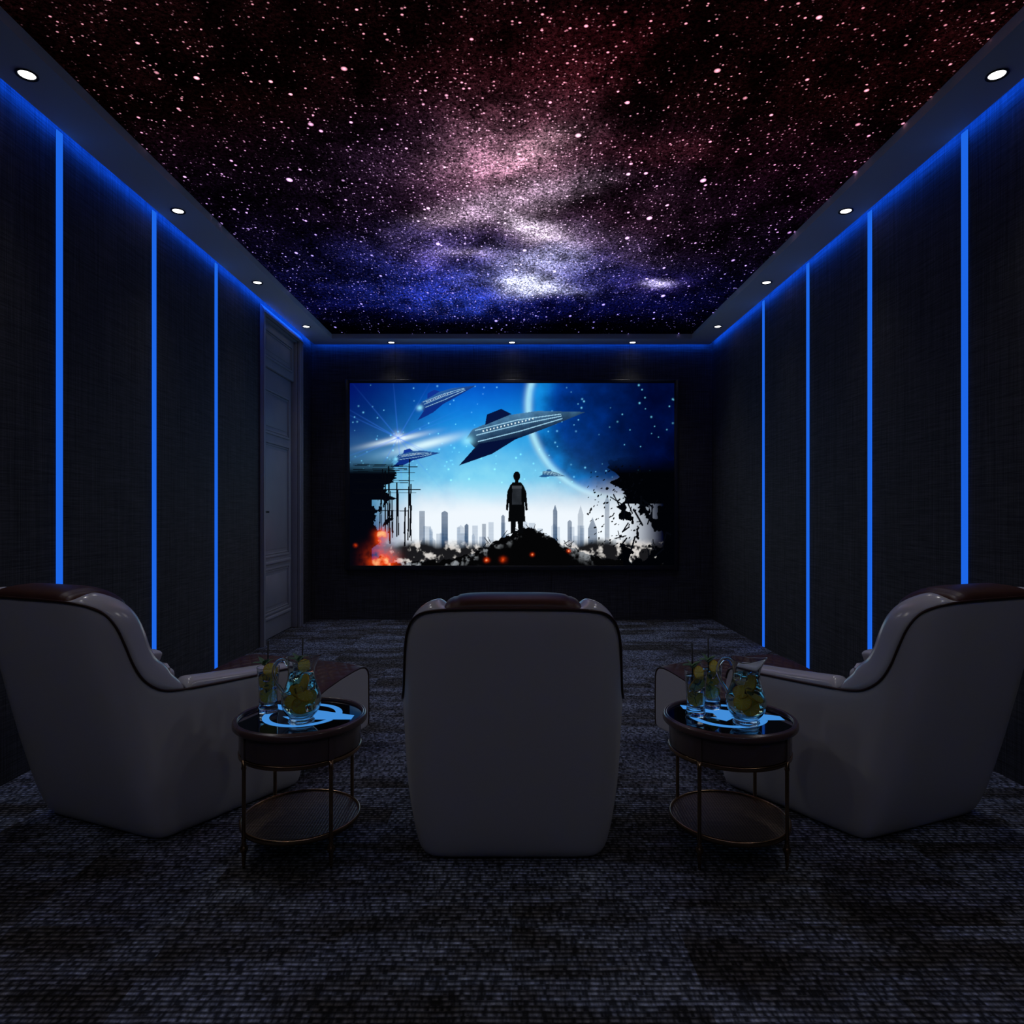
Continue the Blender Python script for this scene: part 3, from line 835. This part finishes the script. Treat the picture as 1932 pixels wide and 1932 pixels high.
    hx = 0.226
    for k in range(45):
        u = -1 + 2 * k / 44
        x = u * hx
        e = (1 - abs(u) ** 7) ** (1 / 3.0) if abs(u) < 1 else 0.0
        e = max(e, 0.30)
        seam = 0.055 * math.exp(-((abs(x) - 0.183) / 0.006) ** 2)
        step = 0.93 if abs(x) > 0.183 else 1.0
        r = []
        for q in range(32):
            a = 2 * PI * q / 32
            cy, sz = math.cos(a), math.sin(a)
            yy = (abs(cy) ** 0.75) * (1 if cy > 0 else -1) * 0.118
            zz = (abs(sz) ** 0.7) * (1 if sz > 0 else -1) * 0.040
            s_ = e * step * (1 - seam)
            zc_ = 0.943 - 0.30 * max(0, yy - 0.02) - 0.012 * abs(u) ** 4
            r.append((x, -0.151 + yy * (0.75 + 0.25 * s_), zc_ + zz * s_))
        rws.append(r)
    grid_mesh('headrest', rws, M_BROWN, t, closed_v=True, cap=True)
    # footrest: rounded white slab, quilted brown top
    prof = [(0.72, 0.30), (0.80, 0.338), (0.90, 0.368), (1.02, 0.392), (1.14, 0.408), (1.20, 0.411), (1.235, 0.404), (1.256, 0.385), (1.266, 0.355), (1.268, 0.25), (1.268, 0.12), (1.262, 0.09), (1.24, 0.08), (0.72, 0.08)]
    rws = []
    for x in (-0.40, -0.395, -0.385, -0.2, 0, 0.2, 0.385, 0.395, 0.40):
        s_ = 0.985 if abs(x) >= 0.40 else (0.996 if abs(x) > 0.39 else 1.0)
        rws.append([(x, 0.99 + (y - 0.99) * s_, 0.245 + (z - 0.245) * s_) for y, z in prof])
    fb = grid_mesh('footrest', rws, M_SHELL, t, closed_v=True, cap=True, smooth=False)
    md = fb.modifiers.new('bevel', 'BEVEL'); md.width = 0.008; md.segments = 2; md.limit_method = 'ANGLE'
    ztop = lambda y: float(np.interp(y, [p[0] for p in prof[:9]], [p[1] for p in prof[:9]]))
    q = quilt('quilted_top', lambda y: 0.3985, 0.722, 1.258, lambda y: ztop(y) + 0.0125, 90, 66, 0.03, edge=0.011)
    q.parent = fb; q['label'] = 'brown quilted leather top'
    for s in (-1, 1):
        tube('piping', [(s * 0.398, y, z + 0.001) for y, z in catmull([(a, b) for a, b in prof[:12]], 4)], 0.004, M_PIPE, fb, 6)
    for s in (-1, 1):
        tube('footrest_leg', [(s * 0.33, 1.10, 0.0), (s * 0.33, 1.10, 0.03), (s * 0.33, 1.10, 0.082)], 0.013, M_BLACKM, fb, 12)
        boxes('footrest_hinge', [(s * 0.25 - 0.02, s * 0.25 + 0.02, 0.64, 0.74, 0.16, 0.20)], M_BLACKM, fb, 0.003)
    return t

ch0 = recliner('recliner_armchair')
ch0.location = (0.003, 2.36, 0)
tag(ch0, 'grey leather recliner seen straight from behind, with brown headrest, in the middle', 'recliner', 'grey recliners facing the screen')
ANG = math.radians(22)
for s, lab in ((-1, 'grey leather recliner on the left, turned towards the screen, beside the left wall'),
               (1, 'grey leather recliner on the right, turned towards the screen, beside the right wall')):
    c = copy_tree(ch0)
    c.location = (s * 1.628, 2.598, 0); c.rotation_euler = (0, 0, s * ANG)
    tag(c, lab, 'recliner', 'grey recliners facing the screen')

# ------------------------------------------------------------------ side tables
M_RIM = pbr('dark_rosewood_lacquer', (0.085, 0.052, 0.052), 0.26, spec=0.5, var=0.15, vscale=12, coat=0.3)
M_APRON = pbr('dark_brown_lacquer', (0.085, 0.060, 0.062), 0.22, spec=0.5, var=0.1, vscale=8, coat=0.4)
M_BRASS = pbr('aged_brass', (0.36, 0.23, 0.13), 0.25, metal=1.0, var=0.15, vscale=25)
M_GLASSTOP = pbr('black_mirror_glass', (0.003, 0.003, 0.005), 0.03, spec=0.7)
M_EMB = emit('lit_blue_emblem', tuple(srgb(64, 138, 214)), 1.0)

def hatch_mat():
    m, N, Lk = new_mat('hammered_bronze_mesh')
    b = N['Principled BSDF']; setin(b, 'Metallic', 1.0); setin(b, 'Roughness', 0.32)
    tc = N.new('ShaderNodeTexCoord')
    v = N.new('ShaderNodeTexVoronoi'); v.voronoi_dimensions = '2D'; v.inputs['Scale'].default_value = 95; v.inputs['Randomness'].default_value = 0.15
    Lk.new(tc.outputs['Object'], v.inputs['Vector'])
    r = N.new('ShaderNodeValToRGB'); r.color_ramp.elements[0].position = 0.15; r.color_ramp.elements[0].color = (0.30, 0.22, 0.16, 1)
    r.color_ramp.elements[1].position = 0.5; r.color_ramp.elements[1].color = (0.10, 0.075, 0.06, 1)
    Lk.new(v.outputs['Distance'], r.inputs[0]); Lk.new(r.outputs[0], b.inputs['Base Color'])
    bp = N.new('ShaderNodeBump'); bp.inputs['Strength'].default_value = 0.8; bp.inputs['Distance'].default_value = 0.002; bp.invert = True
    Lk.new(v.outputs['Distance'], bp.inputs['Height']); Lk.new(bp.outputs[0], b.inputs['Normal'])
    return m
M_HATCH = hatch_mat()

TZ = 0.485      # glass surface
def side_table():
    t = thing('side_table')
    lathe('rim', [(0.220, TZ - 0.001), (0.2215, TZ + 0.007), (0.2245, TZ + 0.0105), (0.2275, TZ + 0.0095), (0.2290, TZ + 0.0070), (0.2305, TZ + 0.0085), (0.2335, TZ + 0.0088), (0.2375, TZ + 0.0060), (0.2400, TZ + 0.0010),
                  (0.2408, TZ - 0.006), (0.2400, TZ - 0.013), (0.2370, TZ - 0.0165), (0.2320, TZ - 0.0185), (0.2200, TZ - 0.0190), (0.2200, TZ - 0.001)], M_RIM, t, 96)
    g = lathe('glass_top', [(0.0, TZ), (0.2195, TZ), (0.2195, TZ - 0.006), (0.0, TZ - 0.006)], M_GLASSTOP, t, 96)
    for pol in g.data.polygons: pol.use_smooth = False
    g['label'] = 'black glass top'
    lathe('apron', [(0.0, TZ - 0.0065), (0.2175, TZ - 0.0195), (0.2175, TZ - 0.020), (0.2175, TZ - 0.099), (0.2165, TZ - 0.102), (0.214, TZ - 0.104), (0.0, TZ - 0.104)], M_APRON, t, 96)
    for a in (45, 135, 225, 315):
        bm = bmesh.new()
        a0 = math.radians(a - 2.6); a1 = math.radians(a + 2.6)
        vv = [bm.verts.new((r_ * math.cos(q), r_ * math.sin(q), z_)) for z_ in (TZ - 0.1035, TZ - 0.0195) for r_, q in ((0.2178, a0), (0.2178, a1), (0.2225, a1), (0.2225, a0))]
        for f in ((0, 1, 2, 3), (7, 6, 5, 4), (0, 4, 5, 1), (1, 5, 6, 2), (2, 6, 7, 3), (3, 7, 4, 0)): bm.faces.new([vv[k] for k in f])
        from_bm('pilaster', bm, M_APRON, t)
    lathe('band', [(0.205, TZ - 0.1045), (0.2185, TZ - 0.1045), (0.2200, TZ - 0.106), (0.2195, TZ - 0.118), (0.216, TZ - 0.121), (0.205, TZ - 0.121), (0.205, TZ - 0.1045)], M_BRASS, t, 96)
    sz = 0.120
    lathe('shelf', [(0.0, sz), (0.207, sz), (0.207, sz - 0.004), (0.0, sz - 0.004)], M_HATCH, t, 96, smooth=False)
    lathe('shelf_band', [(0.2075, sz - 0.010), (0.2075, sz + 0.005), (0.212, sz + 0.007), (0.216, sz + 0.005), (0.217, sz - 0.002), (0.2155, sz - 0.012), (0.210, sz - 0.013), (0.2075, sz - 0.010)], M_BRASS, t, 96)
    for a in (45, 135, 225, 315):
        a = math.radians(a); c_ = (0.2165 * math.cos(a), 0.2165 * math.sin(a), 0)
        lathe('leg', [(0.0, 0.0), (0.0045, 0.0), (0.0055, 0.012), (0.0075, 0.045), (0.0085, 0.055), (0.0125, 0.060), (0.0145, 0.068), (0.0125, 0.077), (0.0085, 0.081), (0.0095, 0.084), (0.0075, 0.088), (0.0075, 0.102),
                      (0.0090, 0.104), (0.0090, 0.108), (0.0068, 0.111), (0.0068, 0.345), (0.0088, 0.348), (0.0088, 0.354), (0.0075, 0.357), (0.0085, TZ - 0.1045), (0, TZ - 0.1045)],
              M_BRASS, t, 20, c=c_)
    # lit emblem under the glass: ringed slanting letter with an arrow for its bar
    bm = bmesh.new(); r0 = 0.232; zt = TZ + 0.0006
    def poly(pts):
        vs = [bm.verts.new((x * r0, y * r0 - 0.006, zt)) for x, y in pts]
        f = bm.faces.new(vs)
    R1, R2, cx, cy, n_ = 0.625, 0.515, -0.005, 0.12, 96
    def arc(a0, a1, m_=60):
        for k in range(m_):
            A0 = math.radians(a0 + (a1 - a0) * k / m_); A1 = math.radians(a0 + (a1 - a0) * (k + 1) / m_)
            poly([(cx + R2 * math.cos(A0), cy + R2 * math.sin(A0)), (cx + R1 * math.cos(A0), cy + R1 * math.sin(A0)),
                  (cx + R1 * math.cos(A1), cy + R1 * math.sin(A1)), (cx + R2 * math.cos(A1), cy + R2 * math.sin(A1))])
    arc(3, 132); arc(166, 335)
    poly([(-0.615, 0.70), (-0.615, 0.475), (0.46, 0.045), (0.46, -0.125), (0.84, -0.125), (0.84, 0.085)])
    poly([(0.46, 0.035), (0.10, 0.035), (0.01, -0.13), (0.46, -0.13)])
    poly([(-0.19, 0.31), (-0.19, 0.02), (-0.30, 0.02), (-0.10, -0.17), (0.09, 0.02), (-0.02, 0.02), (-0.02, 0.24)])
    bmesh.ops.triangulate(bm, faces=bm.faces[:])
    for f in bm.faces: f.normal_update()
    for f in bm.faces:
        if f.normal.z < 0: f.normal_flip()
    e = from_bm('emblem', bm, M_EMB, g, recalc=False); e['label'] = 'glowing blue ringed letter emblem'
    return t
tb0 = side_table(); tb1 = copy_tree(tb0)
TL = (-0.788, 2.478); TR = (0.808, 2.468)
tb0.location = (*TL, 0); tb1.location = (*TR, 0)
tag(tb0, 'round side table with thin brass legs, left of the middle recliner', 'side table', 'round side tables')
tag(tb1, 'round side table with thin brass legs, right of the middle recliner', 'side table', 'round side tables')

# ------------------------------------------------------------------ drinks
def glass_mat(name, col, rough=0.0, ior=1.48):
    m, N, Lk = new_mat(name); b = N['Principled BSDF']
    setin(b, 'Base Color', (*col, 1)); setin(b, 'Roughness', rough); setin(b, 'Transmission Weight', 1.0); setin(b, 'IOR', ior); setin(b, 'Specular IOR Level', 0.5)
    return m
M_GLASS = glass_mat('clear_glass', (0.97, 0.99, 1.0))
M_PGLASS = glass_mat('greenish_clear_glass', (0.93, 0.99, 0.98))
M_WATER = glass_mat('water', (0.96, 0.99, 0.99), 0.0, 1.33)
M_LEMONADE = glass_mat('lemon_water', (0.95, 0.95, 0.66), 0.0, 1.33)
M_ICE = glass_mat('ice', (0.97, 0.99, 1.0), 0.04, 1.20)
def lemon_mat():
    m, N, Lk = new_mat('lemon_slice'); b = N['Principled BSDF']; setin(b, 'Roughness', 0.35)
    tc = N.new('ShaderNodeTexCoord'); sp = N.new('ShaderNodeSeparateXYZ'); Lk.new(tc.outputs['Object'], sp.inputs[0])
    def M(op, a, b_=None, v=None):
        x = N.new('ShaderNodeMath'); x.operation = op; Lk.new(a, x.inputs[0])
        if b_ is not None: Lk.new(b_, x.inputs[1])
        if v is not None: x.inputs[1].default_value = v
        return x.outputs[0]
    an = M('ARCTAN2', sp.outputs['Y'], sp.outputs['X'])
    seg = M('ABSOLUTE', M('SINE', M('MULTIPLY', an, v=4.5)))
    ln = N.new('ShaderNodeVectorMath'); ln.operation = 'LENGTH'; Lk.new(tc.outputs['Object'], ln.inputs[0])
    rr = M('GREATER_THAN', ln.outputs['Value'], v=0.0245)
    sg = M('LESS_THAN', seg, v=0.22)
    mx = N.new('ShaderNodeMix'); mx.data_type = 'RGBA'; mx.inputs['A'].default_value = (0.95, 0.80, 0.10, 1); mx.inputs['B'].default_value = (1.0, 0.95, 0.55, 1)
    Lk.new(sg, mx.inputs['Factor'])
    m2 = N.new('ShaderNodeMix'); m2.data_type = 'RGBA'; m2.inputs['B'].default_value = (1.0, 0.62, 0.03, 1); Lk.new(mx.outputs['Result'], m2.inputs['A']); Lk.new(rr, m2.inputs['Factor'])
    Lk.new(m2.outputs['Result'], b.inputs['Base Color']); setin(b, 'Transmission Weight', 0.25)
    return m
M_LEMON = lemon_mat()
M_LEAF = pbr('mint_leaf', (0.12, 0.24, 0.12), 0.45, var=0.3, vscale=60)
M_STRAW = pbr('black_straw', (0.006, 0.006, 0.007), 0.4)

def glass_things():
    g = thing('drinking_glass')
    prof = [(0, 0.002), (0.030, 0.0), (0.0365, 0.002), (0.0375, 0.008), (0.0355, 0.016), (0.0335, 0.026), (0.0335, 0.040), (0.0350, 0.080), (0.0380, 0.125), (0.0415, 0.166), (0.0421, 0.1712), (0.0422, 0.1722), (0.0417, 0.1728), (0.0411, 0.1723), (0.0409, 0.1712), (0.0402, 0.166), (0.0362, 0.125), (0.0332, 0.080), (0.0318, 0.042), (0.0300, 0.032), (0.020, 0.027), (0, 0.026)]
    lathe('glass_body', prof, M_GLASS, g, 48)
    return g
def water_glass():
    return lathe('iced_water', [(0, 0.0275), (0.0195, 0.0285), (0.0292, 0.033), (0.0312, 0.043), (0.0327, 0.080), (0.0357, 0.125), (0.0382, 0.148), (0, 0.148)], M_WATER, None, 48)

def pitcher_obj():
    g = thing('glass_pitcher')
    outer = [(0.030, 0.0), (0.046, 0.0), (0.048, 0.004), (0.046, 0.009), (0.041, 0.014), (0.043, 0.020), (0.056, 0.034), (0.066, 0.052), (0.0705, 0.072), (0.0695, 0.092), (0.063, 0.115),
             (0.0545, 0.138), (0.0485, 0.160), (0.0465, 0.180), (0.0475, 0.200), (0.0505, 0.220), (0.0530, 0.232), (0.0538, 0.2352), (0.0538, 0.2364)]
    inner = [(0.0531, 0.2370), (0.0523, 0.2364), (0.0521, 0.2352), (0.0512, 0.232), (0.0487, 0.220), (0.0455, 0.200), (0.0443, 0.180), (0.0463, 0.160), (0.0522, 0.138), (0.0605, 0.115), (0.067, 0.092), (0.068, 0.072), (0.0635, 0.053), (0.053, 0.036), (0.038, 0.024), (0.020, 0.019), (0.0, 0.018)]
    prof = [(0, 0.003)] + outer + inner
    rows = []
    for i in range(72):
        a = 2 * PI * i / 72; r = []
        sp = math.exp(-((math.atan2(math.sin(a), math.cos(a))) / 0.42) ** 2)
        for k, (rad, z) in enumerate(prof):
            f = max(0, (z - 0.175) / 0.062) ** 1.8
            rr = rad + 0.020 * sp * f; zz = z + 0.008 * sp * f - 0.010 * f * (1 - abs(math.cos(a))) 
            r.append((rr * math.cos(a), rr * math.sin(a), zz))
        rows.append(r)
    grid_mesh('glass_body', rows, M_PGLASS, g, closed_u=True)
    path = catmull([(-0.0475, 0, 0.205), (-0.060, 0, 0.222), (-0.080, 0, 0.222), (-0.098, 0, 0.200), (-0.102, 0, 0.170), (-0.092, 0, 0.142), (-0.078, 0, 0.122), (-0.069, 0, 0.108), (-0.0655, 0, 0.098)], 6)
    tube('handle', path, lambda u: 0.0062 + 0.002 * abs(2 * u - 1) ** 3, M_PGLASS, g, 12)
    return g
def water_pitcher():
    return lathe('iced_water', [(0, 0.0195), (0.019, 0.0205), (0.0365, 0.0255), (0.0515, 0.0375), (0.0622, 0.0545), (0.0666, 0.0725), (0.0656, 0.0915), (0.0592, 0.1145), (0.0510, 0.1375), (0.0452, 0.160), (0.0432, 0.178), (0, 0.178)], M_LEMONADE, None, 48)

def slice_mesh():
    bm = bmesh.new(); n = 28; th = 0.0022; R = 0.027
    top = [bm.verts.new((R * math.cos(2 * PI * k / n), R * math.sin(2 * PI * k / n), th)) for k in range(n)]
    bt = [bm.verts.new((R * math.cos(2 * PI * k / n), R * math.sin(2 * PI * k / n), -th)) for k in range(n)]
    bm.faces.new(top); bm.faces.new(bt[::-1])
    for k in range(n): bm.faces.new((top[k], bt[k], bt[(k + 1) % n], top[(k + 1) % n]))
    me = bpy.data.meshes.new('lemon_slice'); bmesh.ops.recalc_face_normals(bm, faces=bm.faces[:]); bm.to_mesh(me); bm.free(); me.materials.append(M_LEMON); return me
def ice_mesh():
    bm = bmesh.new(); box(bm, -0.011, 0.011, -0.011, 0.011, -0.010, 0.010)
    bmesh.ops.bevel(bm, geom=bm.edges[:], offset=0.003, segments=2, affect='EDGES', profile=0.5)
    me = bpy.data.meshes.new('ice_cube'); bm.to_mesh(me); bm.free(); me.materials.append(M_ICE)
    for p in me.polygons: p.use_smooth = True
    return me
def leaf_rows(L, W, bend, fold=0.25):
    rows = []
    for i in range(9):
        u = i / 8; wdt = W * math.sin(PI * min(1, u * 0.97 + 0.03)) ** 0.8 * (1 - 0.25 * u); r = []
        for j in range(-3, 4):
            v = j / 3; ruff = 0.0009 * math.sin(u * 26) * abs(v)
            r.append(Vector((L * u, wdt * v, bend * u * u + fold * wdt * abs(v) + ruff)))
        rows.append(r)
    return rows
ME_SLICE, ME_ICE = slice_mesh(), ice_mesh()

def leaf_obj(parent, base, az, el, L, W):
    R = Matrix.Rotation(az, 3, 'Z') @ Matrix.Rotation(-el, 3, 'Y')
    rows = [[Vector(base) + R @ p for p in r] for r in leaf_rows(L, W, -0.18 * L)]
    o = grid_mesh('leaf', rows, M_LEAF, parent)
    md = o.modifiers.new('thickness', 'SOLIDIFY'); md.thickness = 0.0006
    return o
def sprig(height, variant):
    t = thing('mint_sprig')
    tube('stem', catmull([(0.004, 0.002, 0.045), (-0.003, 0.002, 0.09), (0.002, -0.003, 0.135), (-0.010, 0.0, height)], 4), 0.0010, M_LEAF, t, 6)
    rr = random.Random(variant)
    for k in range(6):
        leaf_obj(t, (-0.010, 0.0, height - 0.002 * k), PI + (-0.9, 0.35, 2.4, -0.4, 1.6, 3.6)[k] + rr.uniform(-.3, .3), (0.15, 0.35, 0.75, 1.05, 0.5, 0.8)[k], (0.050, 0.044, 0.050, 0.040, 0.034, 0.044)[k], 0.0135)
    for k in range(3):
        leaf_obj(t, (0.0, 0.0, 0.075 + 0.02 * k), rr.uniform(0, 6.28), 0.9, 0.022, 0.008)
    return t

def wpos(tl, rel, z=TZ + 0.0012): return Vector((tl[0] + rel[0], tl[1] + rel[1], z))

def place_mesh(me, name, loc, rot, label, cat, group):
    o = bpy.data.objects.new(name, me); COL.objects.link(o); o.location = loc; o.rotation_euler = rot
    tag(o, label, cat, group); return o

first_glass = None
def build_glass(p, where, seed, straw_lean, with_sprig=True):
    global first_glass
    if first_glass is None: g = first_glass = glass_things()
    else: g = copy_tree(first_glass)
    g.location = p
    tag(g, 'tall clear drinking glass ' + where, 'glass', 'drinking glasses')
    wt = water_glass(); wt.location = p; tag(wt, 'clear iced water in the glass ' + where, 'water', 'water in the drinking glasses')
    rr = random.Random(seed)
    for k in range(2):
        z = (0.112, 0.060)[k]
        place_mesh(ME_SLICE, 'lemon_slice', p + Vector((rr.uniform(-.002, .002), rr.uniform(-.002, .002), z + 0.004)), (math.radians(78 if k else 62) * (1 if rr.random() < .5 else -1), 0, rr.uniform(-0.6, 0.6)),
                   ('upper', 'lower')[k] + ' lemon slice in the glass ' + where, 'lemon slice', 'lemon slices in the glasses')
    # a slice tucked in at the rim
    place_mesh(ME_SLICE, 'lemon_slice', p + Vector((0.010, -0.004, 0.160)), (math.radians(74), math.radians(20), 0.5), 'lemon slice at the rim of the glass ' + where, 'lemon slice', 'lemon slices at the glass rims')
    for k, (dx, dy, z) in enumerate(((-0.013, 0.013, 0.132), (0.014, 0.014, 0.128), (0.0, -0.018, 0.134), (0.008, 0.016, 0.098), (-0.014, -0.010, 0.085))):
        place_mesh(ME_ICE, 'ice_cube', p + Vector((dx, dy, z)), (rr.uniform(0, 1), rr.uniform(0, 1), rr.uniform(0, 1)), 'ice cube in the glass ' + where, 'ice cube', 'ice cubes in the glass ' + where)
    a = Vector((-0.006, 0.010, 0.040)); b = Vector((-0.006 + straw_lean, 0.016, 0.268))
    s = tube('drinking_straw', [a, a.lerp(b, 0.5), b], 0.0029, M_STRAW, None, 12); s.location = p
    tag(s, 'black straw in the glass ' + where, 'straw', 'black straws')
    sp = sprig(0.186, seed); sp.location = p + Vector((-0.004, -0.006, 0)); sp.rotation_euler = (0, 0, rr.uniform(-0.3, 0.3))
    tag(sp, 'green mint sprig in the glass ' + where, 'mint', 'mint sprigs')

def build_pitcher(p, rz, where, seed):
    global first_pitcher
    g = first_pitcher if seed == 1 else copy_tree(first_pitcher)
    g.location = p; g.rotation_euler = (0, 0, rz)
    tag(g, 'round bellied glass pitcher with handle ' + where, 'pitcher', 'glass pitchers')
    wt = water_pitcher(); wt.location = p; tag(wt, 'iced lemon water filling the pitcher ' + where, 'water', 'water in the pitchers')
    rr = random.Random(seed + 40)
    for k, (dx, dy, z, tx) in enumerate(((0.014, -0.008, 0.140, 70), (-0.010, 0.008, 0.110, 50), (0.022, -0.026, 0.098, 28), (-0.020, -0.020, 0.080, 40), (0.006, 0.022, 0.085, 75), (0.004, -0.030, 0.066, 62))):
        place_mesh(ME_SLICE, 'lemon_slice', p + Vector((dx * 0.85, dy * 0.85, z)), (math.radians(tx), math.radians(rr.uniform(-45, 45)), rr.uniform(-1.5, 1.5)),
                   ('topmost', 'second highest', 'third highest', 'fourth highest', 'second lowest', 'lowest')[k] + ' lemon slice in the pitcher ' + where, 'lemon slice', 'lemon slices in the pitcher ' + where)
    for k, (dx, dy, z) in enumerate(((-0.015, -0.018, 0.166), (0.016, 0.016, 0.164), (-0.016, 0.020, 0.160), (0.0, -0.026, 0.120), (0.030, 0.0, 0.125), (0.034, -0.022, 0.060), (-0.034, -0.020, 0.062), (0.0, 0.034, 0.056), (-0.030, 0.024, 0.088))):
        place_mesh(ME_ICE, 'ice_cube', p + Vector((dx, dy, z)), (rr.uniform(0, 1.5), rr.uniform(0, 1.5), rr.uniform(0, 1.5)), 'clear ice cube in the pitcher ' + where, 'ice cube', 'ice cubes in the pitcher ' + where)
    lf_ = thing('mint_leaves')
    for k in range(6):
        leaf_obj(lf_, (rr.uniform(-.02, .02), rr.uniform(-.02, .02), 0.045 + 0.018 * k), rr.uniform(0, 6.28), rr.uniform(-0.4, 0.9), 0.024, 0.008)
    lf_.location = p; tag(lf_, 'dark mint leaves sunk in the pitcher ' + where, 'mint', 'mint in the pitchers')

first_pitcher = pitcher_obj()
build_glass(wpos(TL, (-0.144, 0.055)), 'left of the pitcher on the left table', 3, 0.0)
build_glass(wpos(TL, (-0.035, 0.120)), 'behind the pitcher on the left table', 4, 0.004)
build_glass(wpos(TR, (-0.118, 0.020)), 'nearest the viewer on the right table', 5, -0.004)
build_glass(wpos(TR, (-0.030, 0.118)), 'farther back on the right table', 6, -0.002)
build_pitcher(wpos(TL, (0.020, -0.062)), 0.0, 'on the left table', 1)
build_pitcher(wpos(TR, (0.040, -0.070)), -0.55, 'on the right table', 2)
